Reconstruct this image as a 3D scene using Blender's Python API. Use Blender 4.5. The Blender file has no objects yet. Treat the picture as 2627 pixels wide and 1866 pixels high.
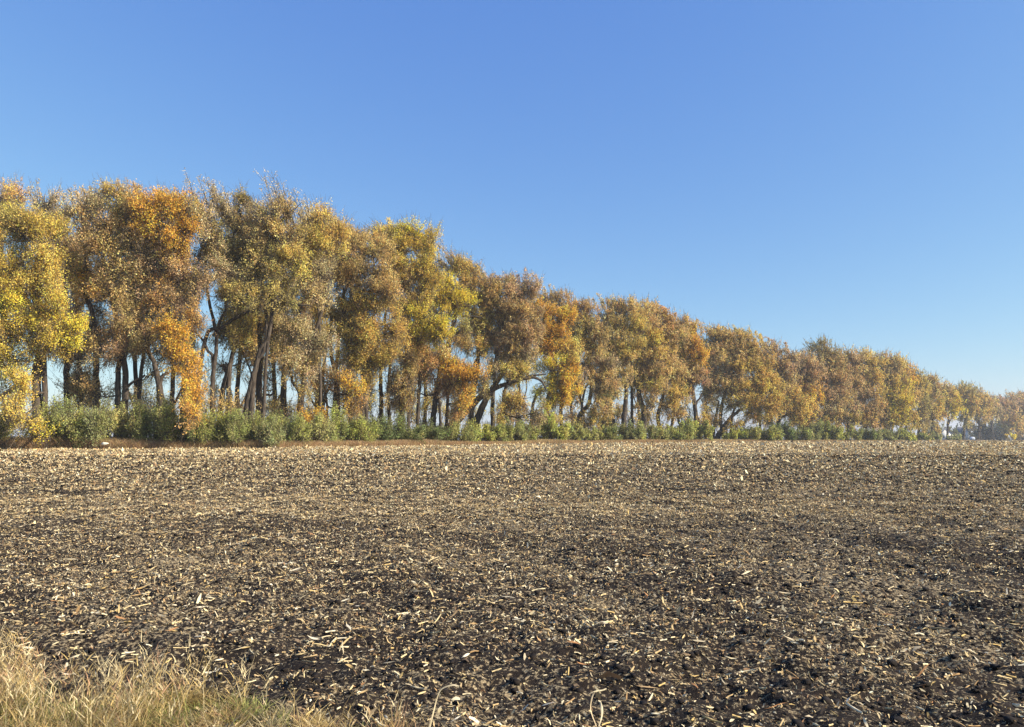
import bpy, math, random
import numpy as np
from mathutils import Vector

rng = np.random.default_rng(7)
random.seed(7)
scene = bpy.context.scene

# ------------------------------------------------------------------ camera
F, CX, CY = 1896.0, 1313.5, 933.0          # focal length and centre in photograph pixels
CAM_H = 1.8
PITCH = math.atan((1117 - 933) / F)
cam_d = bpy.data.cameras.new("camera")
cam = bpy.data.objects.new("camera", cam_d)
scene.collection.objects.link(cam)
cam_d.sensor_width = 36.0
cam_d.lens = F / 2627 * 36.0
cam_d.clip_end = 9000
cam_d.clip_start = 0.05
cam.location = (0, 0, CAM_H)
cam.rotation_euler = (math.radians(90) + PITCH, 0, 0)
scene.camera = cam

# ------------------------------------------------------------------ light
SUN_AZ, SUN_EL = math.radians(108), math.radians(30)     # azimuth clockwise from +Y
world = bpy.data.worlds.new("World")
scene.world = world
world.use_nodes = True
wn = world.node_tree
wn.nodes.clear()
sky = wn.nodes.new("ShaderNodeTexSky")
sky.sky_type = 'NISHITA'
sky.sun_disc = False
sky.sun_elevation = SUN_EL
sky.sun_rotation = SUN_AZ
sky.altitude = 300
sky.air_density = 1.0
sky.dust_density = 0.6
sky.ozone_density = 6.0
bg = wn.nodes.new("ShaderNodeBackground")
bg.inputs['Strength'].default_value = 0.082
out = wn.nodes.new("ShaderNodeOutputWorld")
# the clear, strongly blue October sky: a colour grade of the Sky Texture, channel by channel
sep = wn.nodes.new("ShaderNodeSeparateColor"); comb = wn.nodes.new("ShaderNodeCombineColor")
wn.links.new(sky.outputs[0], sep.inputs[0])
for i, (p, c) in enumerate(((.94, 1.30), (.775, 1.575), (.33, 3.34))):
    pw = wn.nodes.new("ShaderNodeMath"); pw.operation = 'POWER'; pw.inputs[1].default_value = p
    ml = wn.nodes.new("ShaderNodeMath"); ml.operation = 'MULTIPLY'; ml.inputs[1].default_value = c
    wn.links.new(sep.outputs[i], pw.inputs[0]); wn.links.new(pw.outputs[0], ml.inputs[0]); wn.links.new(ml.outputs[0], comb.inputs[i])
wn.links.new(comb.outputs[0], bg.inputs[0])
wn.links.new(bg.outputs[0], out.inputs[0])

sun_d = bpy.data.lights.new("sun", 'SUN')
sun_d.energy = 4.9
sun_d.angle = math.radians(0.5)
sun_d.color = (1.0, 0.90, 0.74)
sun = bpy.data.objects.new("sun", sun_d)
scene.collection.objects.link(sun)
to_sun = Vector((math.sin(SUN_AZ) * math.cos(SUN_EL), math.cos(SUN_AZ) * math.cos(SUN_EL), math.sin(SUN_EL)))
sun.rotation_euler = to_sun.to_track_quat('Z', 'Y').to_euler()

scene.view_settings.view_transform = 'Standard'
scene.view_settings.look = 'None'
scene.view_settings.exposure = 0.92
scene.view_settings.gamma = 1.0
scene.cycles.max_bounces = 5
scene.cycles.diffuse_bounces = 3
scene.cycles.transmission_bounces = 3
scene.cycles.volume_bounces = 0

# ------------------------------------------------------------------ helpers
def g(y):
    """height of the ground at distance y in front of the camera"""
    return np.interp(y, [-60, 5, 30, 60, 100, 130, 175, 250, 400, 600, 3500],
                     [0, 0, .35, .8, .7, .5, .1, -.45, -1.6, -3.2, -3.4])

def at(x, y, Z):
    """photograph pixel at distance Z -> world point"""
    u, v = (x - CX) / F, (CY - y) / F
    c, s = math.cos(PITCH), math.sin(PITCH)
    t = Z / (c - v * s)
    return np.array([u * t, Z, CAM_H + (s + v * c) * t])

def rowZ(x):
    return float(np.interp(x, [-300, 0, 356, 712, 1011, 1183, 1356, 1586, 1781, 2022, 2160, 2298, 2447, 2528, 2640, 2800],
                           [60, 62, 62, 64, 76, 88, 101, 118, 138, 170, 190, 222, 300, 370, 440, 560]))

def hash2(ix, iy, seed):
    n = (ix.astype(np.int64) * 374761393 + iy.astype(np.int64) * 668265263 + seed * 974634777) & 0x7fffffff
    n = ((n ^ (n >> 13)) * 1274126177) & 0x7fffffff
    n = n ^ (n >> 16)
    return (n & 0xffff) / 65535.0

def vnoise(x, y, wl, seed=0):
    x = np.asarray(x) / wl; y = np.asarray(y) / wl
    ix = np.floor(x); iy = np.floor(y)
    fx = x - ix; fy = y - iy
    fx = fx * fx * (3 - 2 * fx); fy = fy * fy * (3 - 2 * fy)
    a = hash2(ix, iy, seed); b = hash2(ix + 1, iy, seed)
    c = hash2(ix, iy + 1, seed); d = hash2(ix + 1, iy + 1, seed)
    return (a * (1 - fx) + b * fx) * (1 - fy) + (c * (1 - fx) + d * fx) * fy - 0.5

def clods(x, y):
    z = 0.12 * vnoise(x, y, 1.3, 1) + 0.095 * vnoise(x, y, .45, 2)
    z = z + 0.075 * vnoise(x, y, .17, 3) + 0.035 * vnoise(x, y, .075, 4)
    return z

def ground_z(x, y):
    return g(y) + clods(x, y) * np.clip((np.asarray(y) - 2.5) / 2, 0, 1)

def rot_z(v, a): return v

def mesh_obj(name, V, Q, mats, cols=None, midx=None, parent=None, smooth=False):
    """quads only"""
    me = bpy.data.meshes.new(name)
    V = np.asarray(V, dtype=np.float32); Q = np.asarray(Q, dtype=np.int32)
    me.vertices.add(len(V)); me.vertices.foreach_set("co", V.ravel())
    me.loops.add(Q.size); me.loops.foreach_set("vertex_index", Q.ravel())
    me.polygons.add(len(Q))
    me.polygons.foreach_set("loop_start", np.arange(0, Q.size, 4, dtype=np.int32))
    me.polygons.foreach_set("loop_total", np.full(len(Q), 4, dtype=np.int32))
    if midx is not None: me.polygons.foreach_set("material_index", np.asarray(midx, dtype=np.int32))
    if smooth: me.polygons.foreach_set("use_smooth", np.ones(len(Q), dtype=bool))
    for m in mats: me.materials.append(m)
    if cols is not None:
        ca = me.color_attributes.new("tone", 'FLOAT_COLOR', 'POINT')
        c4 = np.ones((len(V), 4), dtype=np.float32); c4[:, :3] = cols
        ca.data.foreach_set("color", c4.ravel())
    me.update(calc_edges=True)
    o = bpy.data.objects.new(name, me)
    scene.collection.objects.link(o)
    if parent is not None:
        o.parent = parent
        me.transform(__import__('mathutils').Matrix.Translation(-parent.location))
    return o

def tag(o, label=None, cat=None, group=None, kind=None):
    if label: o['label'] = label
    if cat: o['category'] = cat
    if group: o['group'] = group
    if kind: o['kind'] = kind
    return o

def empty(name, loc):
    o = bpy.data.objects.new(name, None)
    o.location = [float(a) for a in loc]
    scene.collection.objects.link(o)
    return o

# ------------------------------------------------------------------ materials
def new_mat(name):
    m = bpy.data.materials.new(name); m.use_nodes = True
    nt = m.node_tree; nt.nodes.clear()
    return m, nt, nt.nodes.new("ShaderNodeOutputMaterial")

def leaf_mat(name, trans=.3, hue=1.0):
    m, nt, o = new_mat(name)
    a = nt.nodes.new("ShaderNodeAttribute"); a.attribute_name = "tone"
    d = nt.nodes.new("ShaderNodeBsdfDiffuse"); t = nt.nodes.new("ShaderNodeBsdfTranslucent")
    mx = nt.nodes.new("ShaderNodeMixShader"); mx.inputs[0].default_value = trans
    nt.links.new(a.outputs['Color'], d.inputs[0]); nt.links.new(a.outputs['Color'], t.inputs[0])
    nt.links.new(d.outputs[0], mx.inputs[1]); nt.links.new(t.outputs[0], mx.inputs[2])
    nt.links.new(mx.outputs[0], o.inputs[0])
    return m

def noise_mat(name, c1, c2, scale, rough=.9, bump=.5, dist=.02, stretch=(1, 1, 1), detail=6):
    m, nt, o = new_mat(name)
    tc = nt.nodes.new("ShaderNodeTexCoord"); mp = nt.nodes.new("ShaderNodeMapping")
    mp.inputs['Scale'].default_value = stretch
    n = nt.nodes.new("ShaderNodeTexNoise"); n.inputs['Scale'].default_value = scale; n.inputs['Detail'].default_value = detail
    r = nt.nodes.new("ShaderNodeValToRGB")
    r.color_ramp.elements[0].position = .35; r.color_ramp.elements[1].position = .68
    r.color_ramp.elements[0].color = (*c1, 1); r.color_ramp.elements[1].color = (*c2, 1)
    b = nt.nodes.new("ShaderNodeBsdfPrincipled"); b.inputs['Roughness'].default_value = rough
    b.inputs['Specular IOR Level'].default_value = .2
    bp = nt.nodes.new("ShaderNodeBump"); bp.inputs['Strength'].default_value = bump; bp.inputs['Distance'].default_value = dist
    L = nt.links.new
    L(tc.outputs['Object'], mp.inputs[0]); L(mp.outputs[0], n.inputs['Vector']); L(n.outputs['Fac'], r.inputs[0])
    L(r.outputs[0], b.inputs['Base Color']); L(n.outputs['Fac'], bp.inputs['Height']); L(bp.outputs[0], b.inputs['Normal'])
    L(b.outputs[0], o.inputs[0])
    return m

M_LEAF = leaf_mat("autumn_leaf", .42)
M_BLADE = leaf_mat("grass_blade", .35)
M_STRAW = leaf_mat("corn_straw", .12)
M_BARK = noise_mat("cottonwood_bark", (.035, .027, .021), (.115, .09, .068), 9, bump=.9, dist=.05, stretch=(1, 1, .22))
M_TWIG = noise_mat("twig_bark", (.10, .08, .06), (.22, .18, .14), 12, bump=.2, dist=.01, stretch=(1, 1, .3))

# field soil: black earth, flecked with straw too small to model
def soil_material():
    m, nt, o = new_mat("field_soil")
    L = nt.links.new
    tc = nt.nodes.new("ShaderNodeTexCoord")
    def noise(scale, detail=4, rough=.6):
        n = nt.nodes.new("ShaderNodeTexNoise"); n.inputs['Scale'].default_value = scale
        n.inputs['Detail'].default_value = detail; n.inputs['Roughness'].default_value = rough
        L(tc.outputs['Object'], n.inputs['Vector']); return n
    def ramp(src, p0, c0, p1, c1):
        r = nt.nodes.new("ShaderNodeValToRGB")
        r.color_ramp.elements[0].position = p0; r.color_ramp.elements[0].color = (*c0, 1)
        r.color_ramp.elements[1].position = p1; r.color_ramp.elements[1].color = (*c1, 1)
        L(src, r.inputs[0]); return r
    soil = ramp(noise(3).outputs['Fac'], .35, (.012, .009, .0075), .7, (.028, .020, .015))
    fine = noise(26, 3, .7)
    patch = noise(.35, 3)
    add = nt.nodes.new("ShaderNodeMath"); add.operation = 'MULTIPLY_ADD'
    add.inputs[1].default_value = .35; L(patch.outputs['Fac'], add.inputs[0]); L(fine.outputs['Fac'], add.inputs[2])
    fr = ramp(add.outputs[0], .70, (0, 0, 0), .80, (1, 1, 1))
    straw = ramp(noise(60, 2).outputs['Fac'], .3, (.16, .11, .06), .7, (.46, .37, .22))
    mx = nt.nodes.new("ShaderNodeMix"); mx.data_type = 'RGBA'
    L(fr.outputs[0], mx.inputs[0]); L(soil.outputs[0], mx.inputs[6]); L(straw.outputs[0], mx.inputs[7])
    b = nt.nodes.new("ShaderNodeBsdfPrincipled"); b.inputs['Roughness'].default_value = .95
    b.inputs['Specular IOR Level'].default_value = .15
    bp = nt.nodes.new("ShaderNodeBump"); bp.inputs['Strength'].default_value = .8; bp.inputs['Distance'].default_value = .03
    L(noise(18, 6, .7).outputs['Fac'], bp.inputs['Height']); L(bp.outputs[0], b.inputs['Normal'])
    L(mx.outputs[2], b.inputs['Base Color']); L(b.outputs[0], o.inputs[0])
    return m
M_SOIL = soil_material()

# ------------------------------------------------------------------ ground sheet
def build_ground():
    ys = [2.6]
    while ys[-1] < 130: ys.append(ys[-1] + max(.03, ys[-1] * .0062))
    while ys[-1] < 3500: ys.append(ys[-1] * 1.08)
    ys = np.array([-200, -50, -10, 0, 1.5] + ys)
    t = np.linspace(-1, 1, 700)
    w = np.maximum(3.5, ys * .88 + 3.4)
    X = np.concatenate([np.full((len(ys), 1), -3500.), np.full((len(ys), 1), -1.5) * w[:, None], w[:, None] * t[None, :],
                        np.full((len(ys), 1), 1.5) * w[:, None], np.full((len(ys), 1), 3500.)], axis=1)
    Y = np.repeat(ys[:, None], X.shape[1], axis=1)
    Z = ground_z(X, Y) - .0
    V = np.stack([X, Y, Z], -1).reshape(-1, 3)
    nr, nc = X.shape
    i = np.arange(nr - 1)[:, None] * nc + np.arange(nc - 1)[None, :]
    Q = np.stack([i, i + 1, i + nc + 1, i + nc], -1).reshape(-1, 4)
    o = mesh_obj("ground", V, Q, [M_SOIL], smooth=True)
    tag(o, kind='structure')
build_ground()

# ------------------------------------------------------------------ corn residue over the field
STRAW = np.array([(.66, .52, .28), (.76, .64, .40), (.54, .39, .20), (.40, .26, .13), (.26, .16, .09),
                  (.50, .41, .27), (.15, .11, .075), (.62, .44, .18), (.84, .74, .52)])
STRAW_P = np.array([.17, .11, .14, .14, .12, .10, .14, .04, .04])

def oriented(n, pitch_sd):
    yaw = rng.uniform(0, 2 * math.pi, n)
    pit = rng.normal(0, pitch_sd, n)
    roll = rng.normal(0, .55, n)
    a = np.stack([np.cos(yaw) * np.cos(pit), np.sin(yaw) * np.cos(pit), np.sin(pit)], -1)
    side = np.stack([-np.sin(yaw), np.cos(yaw), np.zeros(n)], -1)
    up = np.cross(a, side)
    b = side * np.cos(roll)[:, None] + up * np.sin(roll)[:, None]
    return a, b, np.cross(a, b)

def field_xy(n, y0, y1, power):
    """sample inside the wedge the camera and its neighbours can see; density ~ y^power per area"""
    k = power + 2
    u = rng.random(n)
    y = (y0 ** k + u * (y1 ** k - y0 ** k)) ** (1 / k) if abs(k) > 1e-6 else y0 * (y1 / y0) ** u
    x = rng.uniform(-1, 1, n) * (.88 * y + 3.4)
    return x, y

def row_near(x, y):
    """True where the point lies in front of the tree belt's grassy edge"""
    px = CX + x / y * F
    return y < rowZv(px) - edge_off(px)

def rowZv(px):
    return np.interp(px, [-300, 0, 356, 712, 1011, 1183, 1356, 1586, 1781, 2022, 2160, 2298, 2447, 2528, 2640, 2800],
                     [60, 62, 62, 64, 76, 88, 101, 118, 138, 170, 190, 222, 300, 370, 440, 560])

def edge_off(px):
    return np.interp(px, [0, 700, 1100, 1800, 2300, 2600], [5.5, 5.5, 9, 16, 26, 45])

def verge_edge(x):
    """distance of the edge of the grass at the photographer's feet"""
    x = np.asarray(x)
    base = np.interp(x, [-9, -3.6, -2.7, -1.7, -1.2, -.85, -.4, .3, 3], [9.0, 5.1, 4.95, 4.95, 4.92, 4.82, 4.5, 3.8, 2.6])
    return base + .5 * vnoise(x, x * 0, .5, 9)

def chips(n, y0, y1, power, s0, k, wid, pitch, pale=0., ramp=None):
    x, y = field_xy(n, y0, y1, power)
    pile = vnoise(x, y, .33, 22) + .6 * vnoise(x, y, .13, 26)
    dens = .64 + .9 * vnoise(x, y, 3.1, 21) + .95 * pile + .35 * vnoise(x, y, 17., 23)
    dens = dens + .5 * vnoise(x * .12 + y * .02, y, .8, 24) + .55 * vnoise(x * .03, y, 2.8, 25) + .08 * np.sin((y + .09 * x) * 2 * math.pi / .76)
    dens = dens + np.interp(y, [5, 11, 18, 34], [.06, .0, .28, .6]) - .10 * np.interp(x / y, [-.5, 0.1, .6], [-1.2, .8, .6])
    ok = (rng.random(n) < np.clip(dens, .10, 1)) & row_near(x, y) & (y > verge_edge(x) - .6)
    if ramp: ok &= rng.random(n) < np.interp(y, ramp, [.08, 1])
    x, y, pile = x[ok], y[ok], pile[ok]; n = len(x)
    s = np.maximum(s0, k * y) * np.exp(rng.normal(0, .45, n))
    a, b, c = oriented(n, pitch)
    wd = s * rng.uniform(wid[0], wid[1], n)
    z = ground_z(x, y) + rng.uniform(-.004, .02, n) + np.clip(pile, 0, 1) * .045 * rng.random(n) + np.abs(a[:, 2]) * s * .35
    P = np.stack([x, y, z], -1)
    A = a * (s / 2)[:, None]; B = b * (wd / 2)[:, None]; C = c * (s * rng.uniform(-.16, .16, n))[:, None]
    m = C * 1.0
    e1 = rng.uniform(.15, .9, (n, 1)); e2 = rng.uniform(.1, .8, (n, 1)); sk = B * rng.normal(0, .5, (n, 1))
    V = np.stack([P - A - B * e1, P - A + B * e1, P + m + B + sk, P + m - B + sk, P + A + B * e2, P + A - B * e2], 1).reshape(-1, 3)
    i = np.arange(n)[:, None] * 6
    Q = np.concatenate([i + np.array([[0, 1, 2, 3]]), i + np.array([[3, 2, 4, 5]])], 0)
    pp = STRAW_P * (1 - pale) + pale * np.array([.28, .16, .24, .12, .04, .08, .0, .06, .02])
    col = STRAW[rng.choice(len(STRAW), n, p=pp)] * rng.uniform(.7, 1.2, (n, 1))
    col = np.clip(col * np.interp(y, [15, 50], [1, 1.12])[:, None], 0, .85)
    return V, Q, np.repeat(col, 6, 0)

def stalks(n, y0, y1, power):
    """snapped round pieces of corn stalk"""
    x, y = field_xy(n, y0, y1, power)
    ok = (y > verge_edge(x) - .3) & row_near(x, y)
    x, y = x[ok], y[ok]; n = len(x)
    L = np.exp(rng.normal(math.log(.05), .5, n)).clip(.022, .26)
    r = rng.uniform(.0035, .008, n) * np.maximum(1, y / 24)
    a, b, c = oriented(n, .16)
    bend = (c * (L * rng.normal(0, .04, n))[:, None])
    P = np.stack([x, y, ground_z(x, y) + r + .006 + np.abs(a[:, 2]) * L * .4], -1)
    rings = []
    for t, rr in ((-.5, .9), (0, 1.), (.5, .8)):
        cen = P + a * (L * t)[:, None] + (bend if t == 0 else 0)
        for k in range(5):
            an = 2 * math.pi * k / 5
            rings.append(cen + (b * math.cos(an) + c * math.sin(an)) * (r * rr)[:, None])
    V = np.stack(rings, 1).reshape(-1, 3)
    i = np.arange(n)[:, None] * 15
    q = []
    for s in range(2):
        for k in range(5):
            q.append(i + np.array([[s * 5 + k, s * 5 + (k + 1) % 5, s * 5 + 5 + (k + 1) % 5, s * 5 + 5 + k]]))
    for e in (0, 10):
        q.append(i + np.array([[e, e + 1, e + 2, e + 3]])); q.append(i + np.array([[e, e + 3, e + 4, e]]) if False else i + np.array([[e, e + 2, e + 3, e + 4]]))
    Q = np.concatenate(q, 0)
    pal = STRAW[[0, 1, 2, 7, 8, 3]]
    col = pal[rng.choice(6, n, p=[.28, .24, .17, .08, .10, .13])] * rng.uniform(.8, 1.1, (n, 1))
    return V, Q, np.repeat(col, 15, 0)

def husks(n, y0, y1, power):
    """long curling strips of husk and leaf"""
    x, y = field_xy(n, y0, y1, power)
    ok = (y > verge_edge(x) - .2) & row_near(x, y)
    x, y = x[ok], y[ok]; n = len(x)
    L = np.exp(rng.normal(math.log(.075), .45, n)).clip(.035, .30)
    W = rng.uniform(.007, .022, n) * np.maximum(1, y / 25)
    a, b, c = oriented(n, .28)
    c = np.where(c[:, 2:3] < 0, -c, c)
    P = np.stack([x, y, ground_z(x, y) + .012 + np.abs(a[:, 2]) * L * .4], -1)
    curl = rng.normal(.0, .28, n) * L; tw = rng.normal(0, .8, n)
    rows = []
    K = 6
    for j in range(K):
        t = j / (K - 1) - .5
        an = tw * t * 2
        bb = b * np.cos(an)[:, None] + c * np.sin(an)[:, None]
        w = W * (1.02 - (2 * abs(t)) ** 2.5) * .5
        cen = P + a * (L * t)[:, None] + c * (curl * (.25 - t * t) + .004)[:, None] + b * (L * .12 * math.sin(3 * t))[:, None]
        rows += [cen - bb * w[:, None], cen + bb * w[:, None]]
    V = np.stack(rows, 1).reshape(-1, 3)
    i = np.arange(n)[:, None] * (2 * K)
    Q = np.concatenate([i + np.array([[2 * j, 2 * j + 1, 2 * j + 3, 2 * j + 2]]) for j in range(K - 1)], 0)
    pal = np.array([(.62, .52, .34), (.50, .34, .17), (.42, .22, .10), (.70, .62, .46), (.58, .42, .20)])
    col = pal[rng.choice(5, n, p=[.32, .2, .12, .24, .12])] * rng.uniform(.75, 1.1, (n, 1))
    return V, Q, np.repeat(col, 2 * K, 0)

def join(parts):
    V, Q, C, off = [], [], [], 0
    for v, q, c in parts:
        V.append(v); Q.append(q + off); C.append(c); off += len(v)
    return np.concatenate(V), np.concatenate(Q), np.concatenate(C)

V, Q, C = join([
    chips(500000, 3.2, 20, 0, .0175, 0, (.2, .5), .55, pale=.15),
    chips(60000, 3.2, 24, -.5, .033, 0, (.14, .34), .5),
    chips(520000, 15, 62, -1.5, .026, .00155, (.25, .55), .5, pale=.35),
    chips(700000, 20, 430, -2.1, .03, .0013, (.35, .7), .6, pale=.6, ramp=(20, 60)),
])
tag(mesh_obj("corn_chaff", V, Q, [M_STRAW], C), "pale chopped corn chaff scattered over the dark field", "corn chaff", kind='stuff')
V, Q, C = join([stalks(16000, 3.2, 26, -.6), stalks(9000, 26, 70, -1.2)])
tag(mesh_obj("corn_stalk_pieces", V, Q, [M_STRAW], C), "snapped straw coloured corn stalk pieces lying on the dark soil", "corn stubble", kind='stuff')
V, Q, C = join([husks(5600, 3.4, 24, -.7), husks(4000, 24, 60, -1.2)])
tag(mesh_obj("corn_husks", V, Q, [M_STRAW], C), "curled dry corn husks and leaves strewn among the chaff", "corn husks", kind='stuff')

# dark earth clods that cast the field's small shadows
def soil_lumps(n, y0, y1):
    x, y = field_xy(n, y0, y1, -.6)
    ok = (y > verge_edge(x) - .4) & row_near(x, y); x, y = x[ok], y[ok]; n = len(x)
    r = np.exp(rng.normal(math.log(.014), .45, n)).clip(.006, .034) * np.maximum(1, y / 16)
    P = np.stack([x, y, ground_z(x, y) + r * .2], -1)
    base = np.array([(sx, sy, sz) for sz in (-1, 1) for sy in (-1, 1) for sx in (-1, 1)]) * .75
    V = (P[:, None, :] + base[None] * r[:, None, None] * rng.uniform(.55, 1.15, (n, 8, 3)) * np.array([1.25, 1.25, .8])).reshape(-1, 3)
    f = np.array([[0, 2, 3, 1], [4, 5, 7, 6], [0, 1, 5, 4], [2, 6, 7, 3], [0, 4, 6, 2], [1, 3, 7, 5]])
    Q = (np.arange(n)[:, None, None] * 8 + f[None]).reshape(-1, 4)
    return V, Q
M_CLOD = noise_mat("soil_clod", (.011, .0085, .007), (.026, .019, .015), 30, bump=.6, dist=.01)
V, Q = soil_lumps(66000, 3.3, 45)
tag(mesh_obj("soil_clods", V, Q, [M_CLOD]), "small black earth clods turned up across the field", "soil clods", kind='stuff')

# ------------------------------------------------------------------ grass
def blades(P, H, W, lean, cols, bow=.35, seg=4, leandir=None):
    n = len(P)
    az = rng.uniform(0, 2 * math.pi, n)
    d = np.stack([np.cos(az), np.sin(az), np.zeros(n)], -1)
    if leandir is not None: d = d + np.array(leandir); d /= np.linalg.norm(d, axis=1)[:, None]
    fa = rng.uniform(0, math.pi, n)
    s = np.stack([np.cos(fa), np.sin(fa), np.zeros(n)], -1)
    rows, crow = [], []
    for j in range(seg):
        t = j / (seg - 1)
        cen = P + d * (H * (lean * t + bow * t * t * rng.uniform(.6, 1.4, n)))[:, None]
        cen[:, 2] += H * (t - .25 * bow * t * t)
        w = W * (1 - .88 * t ** 1.5) * .5
        rows += [cen - s * w[:, None], cen + s * w[:, None]]
        crow += [cols, cols]
    V = np.stack(rows, 1).reshape(-1, 3); Cc = np.stack(crow, 1).reshape(-1, 3)
    i = np.arange(n)[:, None] * (2 * seg)
    Q = np.concatenate([i + np.array([[2 * j, 2 * j + 1, 2 * j + 3, 2 * j + 2]]) for j in range(seg - 1)], 0)
    return V, Q, Cc

GR = {'straw': (.54, .40, .17), 'pale': (.70, .58, .34), 'grn': (.26, .30, .09), 'lgrn': (.36, .36, .12), 'rust': (.50, .31, .18), 'brn': (.30, .22, .11)}
def pick(n, keys, p):
    pal = np.array([GR[k] for k in keys]); return pal[rng.choice(len(keys), n, p=p)] * rng.uniform(.75, 1.15, (n, 1))

def foreground_grass():
    parts = []
    # tussocks of turf
    n = 70000
    x = rng.uniform(-6.5, 1.2, n); e = verge_edge(x)
    y = e - rng.random(n) ** 1.15 * 2.6 + rng.normal(0, .06, n)
    tuft = vnoise(x, y, .30, 31) + .6 * vnoise(x, y, .13, 32)
    ok = (rng.random(n) < np.clip(.5 + 1.7 * tuft, .03, 1)) & (y > 1.9) & (y < e + .1)
    x, y, tuft, e = x[ok], y[ok], tuft[ok], e[ok]; n = len(x)
    edge = np.clip((e - y) / .7, 0.25, 1)
    H = (.08 + .13 * np.clip(tuft + .35, 0, 1) + .07 * np.interp(x, [-4, -2.2, -1.2, .5], [1, .3, -.2, -.6])) * rng.uniform(.55, 1.25, n) * edge
    green = vnoise(x, y, .55, 33) + .25 * rng.normal(0, 1, n)
    ca = pick(n, ['straw', 'pale', 'brn', 'rust'], [.5, .22, .18, .10]); cb = pick(n, ['grn', 'lgrn', 'straw'], [.25, .4, .35])
    col = np.where((green > .06)[:, None], cb, ca)
    parts.append(blades(np.stack([x, y, g(y) - .01 + 0 * x], -1), H, rng.uniform(.003, .0065, n), rng.uniform(.05, .5, n), col, leandir=(-.3, 0, 0)))
    # tussocks: blades fanning out of a common foot
    m = 1500
    tx = rng.uniform(-6.3, -.55, m); ty = verge_edge(tx) + .05 - rng.random(m) ** 1.1 * 1.9
    keep = (ty > 2.2) & (rng.random(m) < np.interp(tx, [-4, -1.6, -.6], [1, .95, .55])); tx, ty = tx[keep], ty[keep]; m = len(tx)
    k = 46
    th = rng.uniform(.07, .20, m) * np.interp(tx, [-4, -2.6, -1.5, -.6], [1.35, 1.05, .85, .6]) * np.interp(verge_edge(tx) - ty, [0, .5], [.75, 1])
    tc = vnoise(tx, ty, .45, 35) + .3 * rng.normal(0, 1, m)
    tcol = np.where((tc > .12)[:, None], pick(m, ['lgrn', 'grn', 'straw'], [.36, .14, .5]), pick(m, ['straw', 'pale', 'brn', 'rust'], [.45, .25, .15, .15]))
    X = np.repeat(tx, k) + rng.normal(0, .028, m * k); Yy = np.repeat(ty, k) + rng.normal(0, .028, m * k)
    parts.append(blades(np.stack([X, Yy, g(Yy) - .01], -1), np.repeat(th, k) * rng.uniform(.5, 1.3, m * k), rng.uniform(.0045, .010, m * k), rng.uniform(.1, .95, m * k), np.repeat(tcol * rng.uniform(.65, 1.1, (m, 1)), k, 0) * rng.uniform(.6, 1.3, (m * k, 1)), bow=.5))
    # tall dry stems with seed heads, thickest on the left
    n = 900
    x = np.concatenate([rng.normal(-3.45, .38, int(n * .72)), rng.normal(-2.35, .22, int(n * .2)), rng.uniform(-3.5, .3, n - int(n * .72) - int(n * .2))])
    y = verge_edge(x) - rng.random(len(x)) * .9 + .1
    H = rng.uniform(.20, .52, len(x)) * np.interp(x, [-4, -2.9, -2.3, .3], [1.05, .85, .85, .5])
    col = pick(len(x), ['straw', 'pale', 'rust', 'brn'], [.35, .4, .15, .1])
    P = np.stack([x, y, g(y) + 0 * x], -1)
    parts.append(blades(P, H, rng.uniform(.003, .006, len(x)), rng.uniform(0, .3, len(x)), col, bow=.18))
    # seed heads: sprays of short blades near the tips
    k = 9
    sel = rng.random(len(x)) < .45
    xs, ys, Hs, cs = x[sel], y[sel], H[sel], col[sel]
    Ps = np.repeat(np.stack([xs, ys, g(ys) + Hs * .70], -1), k, 0)
    Ps[:, 2] += rng.random(len(Ps)) * .12 - .02
    Ps[:, :2] += rng.normal(0, .012, (len(Ps), 2))
    parts.append(blades(Ps, rng.uniform(.03, .08, len(Ps)), rng.uniform(.004, .008, len(Ps)), rng.uniform(.2, .8, len(Ps)), np.repeat(cs, k, 0) * 1.1, seg=3))
    V, Q, C = join(parts)
    tag(mesh_obj("roadside_grass", V, Q, [M_BLADE], C), "uneven green and straw grass with tall dry seed stems at the field edge", "grass", kind='stuff')
    # a small reddish tuft near the bottom centre
    n = 150
    c0 = at(1010, 1880, 4.45); cx, cy = c0[0], c0[1]
    x = rng.normal(cx, .06, n); y = rng.normal(cy, .05, n)
    V, Q, C = blades(np.stack([x, y, ground_z(x, y) - .01], -1), rng.uniform(.08, .22, n), rng.uniform(.003, .006, n), rng.uniform(0, .5, n), pick(n, ['rust', 'brn', 'straw'], [.45, .25, .3]), seg=4)
    o = mesh_obj("grass_tuft", V, Q, [M_BLADE], C)
    tag(o, "small reddish brown grass tuft standing alone in the stubble near the bottom", "grass tuft")
foreground_grass()

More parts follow.
